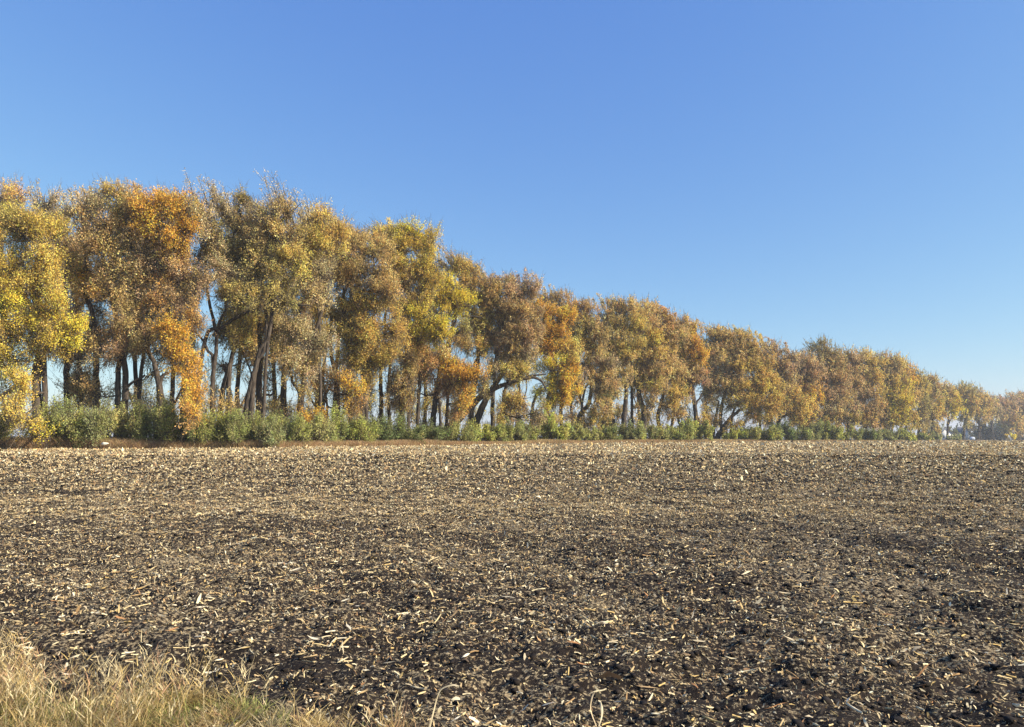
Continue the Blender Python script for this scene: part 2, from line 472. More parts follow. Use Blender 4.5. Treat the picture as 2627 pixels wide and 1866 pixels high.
def verge_strip():
    n = 210000
    u = rng.random(n)
    px = np.interp(u, [0, .36, .62, .82, 1], [-260, 900, 1500, 2100, 2740])
    px = px + rng.normal(0, 8, n)
    Z = rowZv(px); off = edge_off(px)
    dep = rng.random(n) ** .9
    y = Z - off * (1.0 - dep * .72) + .5 * vnoise(px, px * 0, 60, 44)
    x = (px - CX) / F * y
    H = (.46 + .40 * np.clip(vnoise(x, y, 5, 41) + .3, 0, 1)) * rng.uniform(.5, 1.2, n) * np.interp(px, [0, 420, 700, 2300], [1.35, 1.35, .95, .8])
    H *= np.interp(Z, [60, 440], [1, 1.6])
    W = np.maximum(.012, .00035 * y) * rng.uniform(.6, 1.4, n)
    c = vnoise(x, y, 9, 42) + vnoise(x, y, 2, 43) * .5
    col = np.where((c > .12)[:, None], pick(n, ['pale', 'straw', 'brn'], [.3, .45, .25]), pick(n, ['rust', 'brn', 'straw', 'pale'], [.34, .24, .27, .15]))
    front = dep < .3
    col = np.where(front[:, None] & (rng.random(n) < .4)[:, None], np.array(GR['rust'])[None] * .85, col)  # some front blades a darker rust: the strip's shadow line painted into their colour
    P = np.stack([x, y, g(y) - .02], -1)
    V, Q, C = blades(P, H, W, rng.uniform(0, .5, n), col, seg=3)
    tag(mesh_obj("dry_field_edge_grass", V, Q, [M_BLADE], C), "rust and straw coloured dry grass strip between field and bushes", "grass strip", kind='stuff')
verge_strip()

# ------------------------------------------------------------------ tree builder
PAL = {'tan': (.60, .475, .225), 'gold': (.70, .53, .17), 'olv': (.46, .41, .16), 'yel': (.96, .68, .10), 'ygr': (.68, .545, .15),
       'ora': (.92, .475, .09), 'mau': (.53, .40, .25), 'gry': (.55, .485, .31), 'red': (.58, .40, .19), 'grn': (.30, .37, .15),
       'pnk': (.84, .51, .24), 'dol': (.29, .265, .11), 'brn': (.52, .395, .195), 'yol': (.62, .52, .16),
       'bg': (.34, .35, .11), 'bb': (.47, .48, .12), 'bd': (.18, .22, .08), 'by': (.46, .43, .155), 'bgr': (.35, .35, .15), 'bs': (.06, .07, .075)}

class Wood:
    def __init__(s): s.V, s.Q, s.n = [], [], 0
    def tube(s, pts, rad, k=6):
        pts = np.asarray(pts, float); m = len(pts)
        T = np.gradient(pts, axis=0); T /= np.linalg.norm(T, axis=1)[:, None] + 1e-9
        ref = np.array([0.31, 0.94, 0.12]); A = np.cross(T, ref); A /= np.linalg.norm(A, axis=1)[:, None] + 1e-9
        B = np.cross(T, A)
        an = np.arange(k) * 2 * math.pi / k
        ring = A[:, None, :] * np.cos(an)[None, :, None] + B[:, None, :] * np.sin(an)[None, :, None]
        V = pts[:, None, :] + ring * np.asarray(rad)[:, None, None]
        V = V.reshape(-1, 3)
        i = np.arange(m - 1)[:, None] * k; j = np.arange(k)[None, :]
        Q = np.stack([i + j, i + (j + 1) % k, i + k + (j + 1) % k, i + k + j], -1).reshape(-1, 4) + s.n
        s.V.append(V); s.Q.append(Q); s.n += len(V)

def curve(pts, n, jit=0.):
    """Catmull-Rom through the points"""
    P = np.asarray(pts, float)
    if len(P) == 2: P = np.array([P[0], (P[0] + P[1]) / 2, P[1]])
    P = np.concatenate([[2 * P[0] - P[1]], P, [2 * P[-1] - P[-2]]])
    o = []
    m = len(P) - 3
    for t in np.linspace(0, m - 1e-6, n):
        i = int(t); f = t - i
        a, b, c, d = P[i:i + 4]
        o.append(.5 * ((2 * b) + (c - a) * f + (2 * a - 5 * b + 4 * c - d) * f * f + (3 * b - a - 3 * c + d) * f ** 3))
    o = np.array(o)
    if jit: o[1:-1] += rng.normal(0, jit, (n - 2, 3))
    return o

def leaves(P, L, wr, col, up=.25):
    n = len(P)
    a = rng.normal(0, 1, (n, 3)); a /= np.linalg.norm(a, axis=1)[:, None]
    # leaves turn their faces to the light
    nn = rng.normal(0, 1, (n, 3)) + np.array([.75, -.45, .55])
    b = np.cross(nn, a); b /= np.linalg.norm(b, axis=1)[:, None] + 1e-9
    A = a * (L / 2)[:, None]; B = b * (L * wr / 2)[:, None]
    V = np.stack([P - A, P + B - A * .15, P + A, P - B - A * .15], 1).reshape(-1, 3)
    Q = (np.arange(n)[:, None] * 4 + np.arange(4)[None])
    return V, Q, np.repeat(col, 4, 0)

def clump_cloud(c, R, Z, col, K=4., plume=1.0, lk=.0016, lean=(-.22, 0, 0), cl_r=.125, shell=1.8, bare=False, hang=.5, alts=None):
    """leaf sprays filling one bough: returns leaf arrays and the twigs that carry them"""
    L0 = max(.125 if lk < .0018 else .10, lk * Z)
    area = math.pi * R[0] * R[2]
    nl = int(K * area / (.33 * L0 * L0))
    per = 24 if Z < 150 else 16
    nc = max(4, nl // per)
    R = np.asarray(R, float)
    nb = int(np.clip(area / 1.1, 9, 26)) if nc > 60 else 7
    bd = rng.normal(0, 1, (nb, 3)); bd /= np.linalg.norm(bd, axis=1)[:, None]
    brr = rng.uniform(.35, 1.0, nb); brr[0] = 0; brr[1] = .3
    bc = c + bd * R * brr[:, None]
    bsz = rng.uniform(.30, .52, nb)
    bw = bsz ** 2; bi = rng.choice(nb, nc, p=bw / bw.sum())
    d = rng.normal(0, 1, (nc, 3)); d /= np.linalg.norm(d, axis=1)[:, None]
    rr = rng.random(nc) ** (1 / shell)
    p = bc[bi] + d * R * (rr * bsz[bi])[:, None] * np.array([1.05, 1.05, .8])
    p[:, 2] -= np.where(bd[bi, 2] < -.1, rng.random(nc) ** 2 * hang * .5 * R[2], 0)
    d = (p - c) / R; d /= np.linalg.norm(d, axis=1)[:, None] + 1e-6
    d = d * .75 + bd[bi] * .25
    ax = d * .55 + rng.normal(0, .35, (nc, 3)) + np.array(lean)
    ax[:, 2] += np.where(d[:, 2] > -.25, .75, -hang)
    ax /= np.linalg.norm(ax, axis=1)[:, None]
    S = max(1, Z / 110) ** .5
    Lp = rng.uniform(.6, 2.0, nc) * plume * S
    t = rng.random((nc, per)) - .35
    q = p[:, None, :] + ax[:, None, :] * (t * Lp[:, None])[:, :, None] + rng.normal(0, 1, (nc, per, 3)) * (cl_r * S * (1.15 - .7 * np.clip(t, 0, 1)))[:, :, None]
    base = np.asarray(PAL[col]) if isinstance(col, str) else np.asarray(col)
    bcol = np.repeat(base[None], nb, 0) * np.exp(rng.normal(0, .13, (nb, 1)))
    if alts is not None:
        mixw = rng.random((nb, 1)) ** 1.6 * (.22 if base[0] > 2.4 * base[2] + .3 else .7)
        bcol = bcol * (1 - mixw) + alts[rng.integers(0, len(alts), nb)] * mixw
    cc = bcol[bi] * np.exp(rng.normal(0, .15, (nc, 1))) * (1 + rng.normal(0, .06, (nc, 3)))
    # slow drift of colour through the bough
    drift = np.sin(p[:, 0:1] * .9 + p[:, 2:3] * .7 + c[0])
    cc = cc * (1 + .14 * drift * np.array([1.0, .75, .5]))
    lc = cc[:, None, :] * np.exp(rng.normal(0, .20, (nc, per, 1)))
    q = q.reshape(-1, 3); lc = lc.reshape(-1, 3)
    Lf = L0 * rng.uniform(.6, 1.25, len(q))
    V, Q, C = leaves(q, Lf, .68, np.clip(lc, .01, .95))
    # twigs
    s = p - ax * (Lp * .7)[:, None]; e = p + ax * (Lp * .95)[:, None]
    w = max(.010, .00020 * Z) * (1.5 if bare else 1)
    n1 = np.cross(ax, rng.normal(0, 1, (nc, 3))); n1 /= np.linalg.norm(n1, axis=1)[:, None]
    n2 = np.cross(ax, n1)
    tv, tq = [], []
    for nn in (n1, n2):
        tv.append(np.stack([s - nn * w, s + nn * w, e + nn * w * .4, e - nn * w * .4], 1).reshape(-1, 3))
    tv = np.concatenate(tv); tq = np.arange(len(tv)).reshape(-1, 4)
    return (V, Q, C), (tv, tq), p

def finish_tree(name, root, leafparts, twigs, wood, crown='crown', trunk='trunk', leafmat=None):
    V, Q, C = join(leafparts)
    mi = [np.zeros(len(Q), int)]
    Vs, Qs, Cs, off = [V], [Q], [C], len(V)
    for tv, tq in twigs:
        Vs.append(tv); Qs.append(tq + off); Cs.append(np.full((len(tv), 3), .15)); off += len(tv); mi.append(np.ones(len(tq), int))
    mesh_obj(crown, np.concatenate(Vs), np.concatenate(Qs), [leafmat or M_LEAF, M_TWIG], np.concatenate(Cs), np.concatenate(mi), parent=root)
    if wood.n:
        mesh_obj(trunk, np.concatenate(wood.V), np.concatenate(wood.Q), [M_BARK], parent=root, smooth=True)

def make_tree(label, trunks, lobes, wisps=(), dz=0, group="cottonwoods of the shelterbelt", limbs=True, K=3.6, name="cottonwood_tree", ryk=.95, understory=True):
    x0 = trunks[0][0][0]
    Z = rowZ(x0) + dz
    b = at(x0, 1100, Z); base = (b[0], Z, float(g(Z)))
    root = empty(name, base); tag(root, label, "tree", group)
    wood = Wood(); lp, tw = [], []
    alts = np.array([PAL[l[4]] for l in lobes] + [PAL['tan'], PAL['gold'], PAL['yol']])
    wide = float(np.interp(Z, [60, 90, 125, 200], [1.16, 1.24, 1.4, 1.4])); tall = float(np.interp(Z, [60, 90, 125, 200], [1.12, 1.12, 1.12, 1.12]))
    skel = []
    tops = []
    for tk in trunks:
        pts = [at(x, y, Z + (k[0] if k else 0)) for x, y, w, *k in tk]
        ws = [w / F * Z * .40 for x, y, w, *k in tk]
        f0 = pts[0].copy(); f0[2] = g(Z) - .3; f0[0] += (pts[0][0] - pts[1][0]) * .4
        if pts[0][2] > f0[2] + .5: pts = [f0] + pts; ws = [ws[0] * 1.35] + ws
        n = 5 * len(pts)
        cv = curve(pts, n, .035 * max(.4, Z / 100))
        rad = np.interp(np.linspace(0, 1, n), np.linspace(0, 1, len(ws)), ws)
        wood.tube(cv, rad, 8 if Z < 160 else 5)
        skel.append(cv); tops.append((cv[-1], rad[-1]))
    S = np.concatenate(skel); 
    zc = g(Z) + 3.2
    Sh = S[S[:, 2] > zc] if (S[:, 2] > zc).sum() > 3 else S
    for lb in lobes:
        x, y, rx, ry, col = lb[:5]; dens = lb[5] if len(lb) > 5 else 1.; ddz = lb[6] if len(lb) > 6 else (-.7 if col in ('ora', 'yel') and 60 < Z < 150 else 0.)
        depth = -1.2 + ddz
        c = at(x, y, Z + depth); sc = (Z + depth) / F
        R = (wide * rx * sc, max(1.2, ryk * .5 * (rx + ry) * sc) if Z < 200 else .8 * (rx + ry) * sc * .6, tall * ry * sc)
        if limbs:
            low = Sh[Sh[:, 2] < c[2] + .3 * R[2]]
            if len(low) == 0: low = Sh
            dd = np.linalg.norm((low - c) * np.array([1, .5, 1.0]), axis=1)
            s = low[np.argmin(dd)]
            dist = np.linalg.norm(c - s)
            r0 = max(.05, min(.16, .022 * dist + .04)) * (1 if Z < 150 else 1.3)
            mid = s * .5 + c * .5 + np.array([0, 0, -.12 * dist]) * (1 if c[2] - s[2] < dist * .7 else .2)
            cv = curve([s, mid, c], 9, .06 * dist / 6)
            wood.tube(cv, np.linspace(r0, r0 * .45, 9), 5)
            for _ in range(5 if Z < 150 else 2):
                e = c + rng.normal(0, .5, 3) * R
                i = rng.integers(4, 9); m = (cv[i] + e) / 2 + rng.normal(0, .15, 3)
                wood.tube(curve([cv[i], m, e], 6), np.linspace(r0 * .45, .018 + .0001 * Z, 6), 4)
        bare = dens < .7
        lf, t, p = clump_cloud(c, R, Z, col, K=K * dens, bare=bare, alts=alts)
        lp.append(lf); tw.append(t)
    if understory:
        for _ in range(2 if Z > 90 else 1):
            lx = x0 + rng.uniform(-45, 45) * 62 / Z * 1.3; c = at(lx, 1100, Z + rng.uniform(-2, 3)); c[2] = g(Z) + rng.uniform(2.2, 5.5)
            lf, t, p = clump_cloud(c, (rng.uniform(1.2, 2.6), 1.2, rng.uniform(1.1, 2.2)), Z, rng.choice(['tan', 'gold', 'yol', 'brn', 'gry']), K=K * rng.uniform(.15, .28 if Z < 90 else .5), alts=alts)
            lp.append(lf); tw.append(t)
            e = c + rng.normal(0, .2, 3); b0 = np.array([at(x0, 1100, Z)[0] + rng.normal(0, .5), Z + rng.normal(0, .4), g(Z) - .1])
            wood.tube(curve([b0, (b0 + e) / 2 + rng.normal(0, .3, 3), e], 8), np.linspace(.07, .025, 8), 4)
            for _k in range(3):
                q = e + rng.normal(0, .9, 3); wood.tube(curve([(b0 + e) / 2, (e + q) / 2, q], 6), np.linspace(.035, .012, 6), 3)
    # wispy upright tops
    for (x, yt, h, w, col, dens) in wisps:
        nW = max(2, int(w / 6.5))
        for q in range(nW):
            xx = x + rng.uniform(-.5, .5) * w; hh = h * rng.uniform(.5, 1.22)
            p0 = at(xx + .25 * hh, yt + h, Z + rng.uniform(-1.5, 1)); p1 = at(xx + rng.normal(0, 3) - .08 * hh, yt + h - hh, Z + rng.uniform(-1.5, 1))
            cv = curve([p0, (p0 + p1) / 2 + rng.normal(0, .12, 3), p1], 7)
            wood.tube(cv, np.linspace(.035, .008, 7) * max(1, Z / 90), 3)
            Lh = np.linalg.norm(p1 - p0)
            for s_ in range(5):
                i = rng.integers(1, 6); e = cv[i] + np.array([rng.normal(-.1, .25), rng.normal(0, .25), rng.uniform(.25, .6)]) * Lh * .35
                wood.tube(curve([cv[i], (cv[i] + e) / 2 + rng.normal(0, .05, 3), e], 4), np.linspace(.014, .005, 4) * max(1, Z / 90), 3)
                nl = int(26 * dens * max(.5, Lh / 3))
                tt = rng.random((nl, 1))
                P = cv[i] * (1 - tt) + e * tt + rng.normal(0, .11 * max(1, Z / 100), (nl, 3))
                lp.append(leaves(P, max(.085, .0019 * Z) * rng.uniform(.6, 1.2, nl), .65, np.asarray(PAL[col]) * np.exp(rng.normal(0, .25, (nl, 1)))))
    finish_tree(name, root, lp, tw, wood)
    return root

def make_bush(x, hw, top, col, label, dz=-3.5, name="shrub", dens=1.0, cat="bush"):
    Z = rowZ(x) + dz * max(1., float(edge_off(x)) * .5 / 3.5)
    sc = Z / F
    zt = at(x, top - (2 if Z < 80 else 7), Z)[2]; zb = float(g(Z)); H = zt - zb
    b = at(x, 1100, Z)
    root = empty(name, (b[0], Z, zb)); tag(root, label, cat, "bushes under the tree belt")
    wood = Wood(); lp, tw = [], []
    nl = max(3, int(hw / 9)) if Z < 200 else 3
    for i in range(nl):
        t = (i + .5) / nl * 2 - 1
        cx = b[0] + t * hw * sc * .85 + rng.normal(0, .12)
        h = H * (1 - .22 * t * t) * rng.uniform(.72, 1.08)
        R = (hw * sc / nl * 1.55, min(1.5, .9 + hw * sc * .25), h * .52)
        c = np.array([cx, Z + rng.normal(0, .5), zb + h * .48])
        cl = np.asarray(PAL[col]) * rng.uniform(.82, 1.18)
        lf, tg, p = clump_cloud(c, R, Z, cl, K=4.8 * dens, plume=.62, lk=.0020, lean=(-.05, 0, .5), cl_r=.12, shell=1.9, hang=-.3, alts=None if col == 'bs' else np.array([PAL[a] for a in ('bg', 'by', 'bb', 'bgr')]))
        keep = None
        lp.append(lf); tw.append(tg)
        for _ in range(3):
            e = c + rng.normal(0, .35, 3) * R; s = np.array([b[0] + rng.normal(0, .04), Z + .1, zb - .1])
            wood.tube(curve([s, (s + e) / 2, e], 5), np.linspace(.05, .02, 5), 4)
    finish_tree(name, root, lp, tw, wood, crown='foliage', trunk='stem')
    return root

for k_ in PAL:
    if k_[0] != 'b' or k_ == 'brn': PAL[k_] = (min(.94, PAL[k_][0] * 1.2), min(.70, PAL[k_][1] * 1.09), PAL[k_][2] * .93)

# ------------------------------------------------------------------ the trees, left to right
T = make_tree
T("cottonwood at the left edge with a reddish brown crown top and a dark leaning trunk",
  [[(-40, 1060, 26), (-10, 960, 24), (10, 860, 20), (5, 700, 14), (5, 560, 6)], [(-60, 1060, 20), (40, 990, 16), (0, 930, 14), (-40, 880, 10)]],
  [(15, 520, 45, 40, 'red', .7), (-40, 600, 70, 80, 'ygr'), (-50, 760, 80, 90, 'ygr'), (-60, 900, 70, 60, 'ygr')],
  [(20, 480, 55, 70, 'red', 1.2)], dz=2.5)
T("olive and yellow cottonwood at the far left whose lowest boughs hang almost to the ground",
  [[(96, 1030, 26), (92, 960, 24), (108, 860, 20), (84, 730, 15), (110, 620, 8)], [(108, 860, 14), (52, 740, 10), (30, 640, 6)],
   [(100, 760, 12), (60, 705, 8), (92, 690, 5)]],
  [(50, 590, 75, 60, 'olv'), (125, 620, 60, 65, 'ygr'), (30, 690, 70, 60, 'ygr'), (110, 715, 70, 60, 'ygr'), (50, 780, 65, 50, 'yel', 1), (130, 800, 60, 50, 'ygr'),
   (100, 845, 55, 38, 'yel'), (175, 850, 40, 38, 'yel'), (40, 860, 60, 50, 'ygr'), (30, 920, 50, 40, 'yel', .8), (120, 890, 50, 26, 'ygr', .7), (50, 985, 34, 50, 'ygr', .8, -2), (25, 1060, 48, 40, 'yol', .6, -3),
   (75, 1085, 36, 30, 'ygr', .5, -3.5), (112, 1110, 26, 10, 'yel', .7, -4)],
  [(60, 545, 50, 110, 'ygr', 1.)], dz=-2)
T("grey tan cottonwood with thin feathery top between the yellow tree and the brown one",
  [[(172, 1040, 20), (171, 960, 19), (174, 880, 18), (168, 760, 15), (150, 620, 8)]],
  [(115, 530, 45, 30, 'gry', .45), (160, 590, 34, 40, 'gry', .5), (195, 650, 40, 50, 'brn', .7, 2), (150, 700, 30, 30, 'gry', .6, 3), (215, 960, 26, 55, 'tan', .4), (200, 1000, 30, 40, 'tan', .35)],
  [(110, 468, 80, 80, 'gry', 1.1), (160, 500, 60, 50, 'gry', .9)], dz=3)
T("broad brown cottonwood with twin trunks standing left of the orange tree",
  [[(303, 1050, 18), (303, 960, 16), (307, 890, 15), (290, 780, 12), (262, 690, 8)], [(320, 1050, 20), (322, 960, 18), (312, 890, 16), (330, 800, 13), (352, 690, 8)],
   [(246, 1050, 20, 2), (248, 960, 18, 2), (242, 830, 16, 2), (215, 740, 12, 1), (226, 690, 9), (268, 765, 7)], [(322, 1005, 10), (372, 962, 6)]],
  [(215, 535, 55, 52, 'gry', .9), (275, 590, 62, 62, 'tan'), (225, 620, 50, 50, 'tan', .9), (320, 560, 62, 58, 'tan'), (312, 505, 48, 32, 'yol'), (360, 640, 55, 60, 'tan'), (290, 690, 62, 50, 'tan'), (300, 760, 50, 48, 'tan'),
   (335, 830, 36, 50, 'tan'), (300, 870, 52, 45, 'mau'), (225, 725, 34, 22, 'ora', .9, 2), (205, 700, 40, 30, 'gold', .7, 2), (375, 860, 30, 32, 'brn', .9), (245, 900, 20, 40, 'tan', .5), (240, 1010, 26, 40, 'brn', .45)],
  [(205, 472, 50, 60, 'tan', 1.2), (300, 466, 45, 80, 'brn', 1.6), (250, 490, 40, 60, 'gry', 1.)])
T("leaning cottonwood with bright orange crown top above mauve brown lower boughs",
  [[(412, 1060, 22), (410, 1000, 20), (398, 940, 15), (378, 890, 13), (365, 840, 12), (405, 790, 9), (430, 700, 6)], [(412, 985, 12), (432, 955, 8)], [(378, 840, 10), (425, 825, 7)]],
  [(390, 545, 48, 52, 'ora'), (440, 560, 50, 50, 'ora'), (400, 605, 50, 42, 'ora'), (465, 520, 42, 36, 'ora', .9), (480, 590, 32, 42, 'ora', .9), (455, 640, 50, 28, 'gold'),
   (400, 700, 52, 50, 'mau'), (460, 715, 50, 45, 'mau'), (505, 715, 36, 36, 'mau', .9), (440, 775, 55, 42, 'mau', .95), (385, 770, 30, 36, 'mau', .7)],
  [(345, 470, 40, 40, 'brn', 1.6), (385, 488, 32, 70, 'ora', 1.4), (450, 485, 40, 70, 'ora', 1.2), (490, 500, 40, 40, 'red', 1.)])
T("cottonwood draped with a long hanging curtain of orange leaves down to the bushes",
  [[(471, 1060, 22), (474, 990, 20), (482, 930, 18), (488, 830, 16), (500, 730, 9)]],
  [(430, 850, 30, 36, 'ora'), (465, 880, 42, 34, 'ora'), (480, 930, 48, 36, 'ora'), (450, 910, 28, 30, 'ora', .9), (500, 970, 28, 30, 'ora'), (494, 1015, 22, 34, 'ora', 1, -2), (500, 1060, 19, 24, 'red', 1, -3), (506, 820, 26, 44, 'brn', .8),
   (490, 1050, 20, 26, 'ora', 1, -3)],
  [], dz=-2)
T("grey topped cottonwood whose dark low trunk forks into a wide letter V",
  [[(544, 1060, 15), (545, 1000, 14), (549, 940, 13), (556, 870, 11), (538, 780, 9), (530, 730, 6)], [(547, 935, 10), (532, 900, 9), (524, 878, 8), (500, 850, 5)], [(524, 878, 12), (570, 840, 12), (623, 806, 11), (684, 790, 8), (760, 782, 6), (800, 786, 3)], [(556, 860, 8), (580, 790, 8), (577, 700, 6)]],
  [(530, 560, 40, 66, 'gry', .65), (560, 620, 44, 50, 'olv', .8), (525, 640, 30, 40, 'dol', .8, 1.5), (585, 690, 40, 36, 'gry', .8), (600, 760, 40, 28, 'olv'), (565, 755, 24, 24, 'olv', .7), (655, 770, 40, 26, 'olv', .9)],
  [(530, 462, 95, 110, 'gry', .9), (575, 478, 70, 60, 'gry', .9)])
T("cottonwood curving right with a small dark olive cap on top of its crown",
  [[(566, 1060, 18), (572, 1000, 16), (592, 930, 14), (604, 890, 12), (640, 880, 8)], [(592, 930, 12), (610, 850, 10), (590, 700, 8), (600, 600, 5)], [(592, 1030, 10, 2), (588, 990, 9, 2), (575, 940, 8, 2)]],
  [(628, 520, 24, 18, 'dol', 1.2), (615, 575, 46, 42, 'tan', .9), (580, 545, 30, 34, 'gry', .6), (640, 620, 46, 40, 'olv'), (605, 660, 48, 36, 'olv', .9), (625, 845, 36, 32, 'yol', .9), (600, 870, 28, 26, 'yol', .7), (650, 705, 36, 26, 'olv', .8)],
  [(600, 495, 50, 50, 'gry', 1.), (628, 500, 14, 30, 'dol', 3.)], dz=2)
T("tall cottonwood with nearly bare spiky twigs rising highest against the sky",
  [[(632, 1060, 20), (640, 1010, 19), (654, 950, 17), (668, 900, 15), (690, 860, 12), (700, 760, 9)], [(654, 950, 14), (676, 905, 12), (684, 840, 11), (674, 720, 9), (670, 640, 6)], [(690, 860, 9), (720, 740, 9), (770, 700, 6)]],
  [(690, 560, 48, 34, 'gry', .5), (735, 545, 44, 34, 'tan', .45), (680, 610, 46, 36, 'tan', .9), (740, 605, 52, 38, 'tan', .9), (690, 660, 52, 34, 'olv', .95), (760, 665, 42, 38, 'yol'), (720, 720, 40, 26, 'olv', .8), (740, 770, 34, 26, 'olv', .7), (650, 740, 30, 24, 'olv', .8)],
  [(700, 468, 120, 60, 'gry', .55), (730, 462, 120, 60, 'gry', .5), (760, 500, 80, 50, 'gry', .8)])
T("thick dark trunked cottonwood half hidden behind the spiky topped tree",
  [[(666, 1060, 22), (664, 1000, 20), (668, 900, 16), (660, 780, 12), (655, 640, 6)], [(668, 1030, 10), (705, 1010, 5)]],
  [(640, 590, 50, 50, 'tan', .8), (660, 680, 50, 40, 'olv', .8), (690, 830, 34, 30, 'olv', .6)], [(650, 505, 60, 50, 'gry', .9)], dz=7)
T("straight dark cottonwood trunk standing left of the grey drooping bough",
  [[(728, 1070, 20), (728, 990, 18), (730, 900, 15), (725, 780, 11), (730, 640, 6)], [(729, 920, 8), (745, 870, 6)]],
  [(790, 590, 48, 40, 'tan', .8), (740, 840, 40, 34, 'gry', .6), (700, 900, 24, 34, 'olv', .6), (735, 940, 26, 30, 'tan', .45), (780, 700, 50, 40, 'olv', .9)], [(790, 520, 60, 50, 'gry', 1.)], dz=6)
T("cottonwood with a grey drooping bough of bare twigs above its forked trunk",
  [[(770, 1065, 22), (773, 1020, 21), (782, 960, 16), (800, 880, 13), (826, 800, 11), (840, 730, 7)], [(770, 1020, 10), (750, 980, 8), (742, 940, 7)], [(820, 830, 8), (800, 720, 7), (775, 660, 4)]],
  [(810, 570, 44, 40, 'gold', .8), (790, 630, 56, 45, 'yol'), (840, 610, 50, 45, 'gold'), (750, 850, 40, 34, 'gry', .8), (795, 880, 46, 50, 'gry', .85), (790, 940, 40, 34, 'gry', .75), (825, 700, 40, 30, 'gry', .6), (780, 1000, 22, 16, 'olv', .7), (755, 910, 30, 30, 'tan', .6), (800, 760, 45, 26, 'gry', .7)],
  [(830, 548, 40, 60, 'tan', 1.), (800, 530, 50, 60, 'gry', .9)])
T("short slanting cottonwood with small pinkish leaf sprays between two darker trunks",
  [[(826, 1065, 12), (836, 1010, 11), (858, 980, 7), (872, 940, 4)], [(836, 1010, 7), (815, 970, 4)], [(866, 1060, 18, 3), (866, 1000, 16, 3), (850, 900, 12, 3), (850, 800, 10, 2)]],
  [(830, 1000, 32, 20, 'pnk', .4), (805, 950, 34, 26, 'gry', .4), (860, 970, 30, 30, 'brn', .5), (905, 1005, 32, 36, 'ora', .5), (890, 1040, 36, 24, 'brn', .7)], [], dz=2)
T("broad golden cottonwood with a heavy rounded bough drooping over the orange undergrowth",
  [[(930, 1070, 22), (934, 1020, 20), (948, 970, 16), (930, 890, 13), (885, 820, 10), (870, 760, 8)], [(934, 1020, 12), (962, 985, 6)], [(838, 880, 10), (880, 855, 9), (940, 835, 5)], [(930, 890, 11), (888, 860, 9), (886, 790, 9), (880, 740, 5)], [(880, 762, 10), (930, 748, 8), (1000, 742, 4)]],
  [(850, 610, 48, 40, 'gold', .9), (900, 620, 52, 42, 'tan'), (955, 640, 48, 42, 'tan'), (880, 675, 60, 36, 'tan'), (955, 700, 55, 38, 'tan'), (990, 760, 50, 44, 'tan'), (925, 790, 46, 30, 'gold', .9), (880, 835, 40, 40, 'dol', .8, 1.5),
   (905, 880, 44, 42, 'yol'), (960, 870, 52, 48, 'gold'), (965, 930, 40, 40, 'yol'), (920, 930, 34, 30, 'yol', .8), (1005, 850, 34, 44, 'gold'), (880, 970, 30, 34, 'brn', .6), (920, 1010, 30, 34, 'ora', .55)],
  [(880, 572, 40, 70, 'tan', 1.2), (945, 592, 30, 60, 'gold', 1.3)])
T("slim cottonwood with paired straight trunks under the golden drooping bough",
  [[(978, 1075, 15), (978, 1020, 14), (976, 960, 12), (985, 860, 9), (1000, 700, 5)], [(998, 1075, 12), (996, 1020, 11), (1000, 950, 10), (1010, 850, 7)]],
  [(1000, 900, 34, 34, 'brn', .7), (1010, 960, 20, 34, 'yol', .5), (1020, 1020, 28, 34, 'brn', .5)], [(960, 590, 40, 50, 'gry', 1.)], dz=4)
T("cottonwood with a lemon yellow top that stands above all its neighbours",
  [[(1029, 1075, 18), (1032, 1010, 17), (1040, 930, 15), (1052, 800, 12), (1040, 690, 8), (1030, 620, 4)], [(1048, 1075, 12, 1), (1052, 1010, 11, 1), (1060, 950, 9)], [(1048, 850, 9), (1080, 856, 8), (1120, 842, 4)], [(1072, 1075, 12, 2), (1075, 1000, 12, 2), (1085, 920, 10, 2)]],
  [(1000, 598, 38, 26, 'ygr'), (1045, 592, 36, 28, 'yel'), (1020, 640, 50, 36, 'ygr'), (1085, 630, 38, 36, 'ygr'), (1060, 680, 48, 40, 'ygr'), (1105, 690, 36, 44, 'ygr'), (1035, 730, 44, 40, 'tan'), (1010, 690, 40, 40, 'gold', .9),
   (1100, 745, 30, 40, 'ygr', .9), (1080, 818, 46, 34, 'yel'), (1110, 860, 44, 36, 'yel'), (1060, 870, 40, 34, 'gold'), (1030, 820, 40, 50, 'tan'), (1050, 930, 34, 36, 'tan', .9), (1000, 1000, 24, 34, 'tan', .4), (1050, 990, 22, 34, 'brn', .6)],
  [(1010, 568, 35, 60, 'yel', 1.8), (1045, 578, 30, 50, 'ygr', 1.8), (1088, 600, 30, 40, 'ygr', 1.6), (1115, 615, 30, 30, 'gry', 1.)])
T("bright yellow cottonwood with a peach orange skirt of leaves hanging low at right",
  [[(1112, 1080, 20), (1118, 1020, 18), (1128, 960, 15), (1150, 880, 12), (1170, 810, 9), (1150, 740, 6)], [(1130, 1075, 10, 1), (1126, 1020, 9, 1)], [(1160, 832, 9), (1195, 812, 7), (1235, 815, 4)]],
  [(1150, 735, 40, 28, 'yel'), (1130, 775, 36, 30, 'yel'), (1170, 775, 36, 28, 'yel'), (1180, 850, 36, 36, 'olv', .9, 1), (1090, 910, 40, 34, 'pnk'), (1130, 930, 42, 36, 'pnk'), (1165, 935, 40, 34, 'ora'), (1195, 965, 38, 40, 'ora'),
   (1160, 985, 40, 36, 'pnk'), (1200, 1010, 34, 32, 'ora', .9), (1170, 1040, 22, 28, 'pnk', .8), (1060, 1000, 24, 34, 'mau', .6), (1085, 965, 26, 26, 'pnk', .8)],
  [(1150, 712, 25, 50, 'yel', 1.3)], dz=-2)
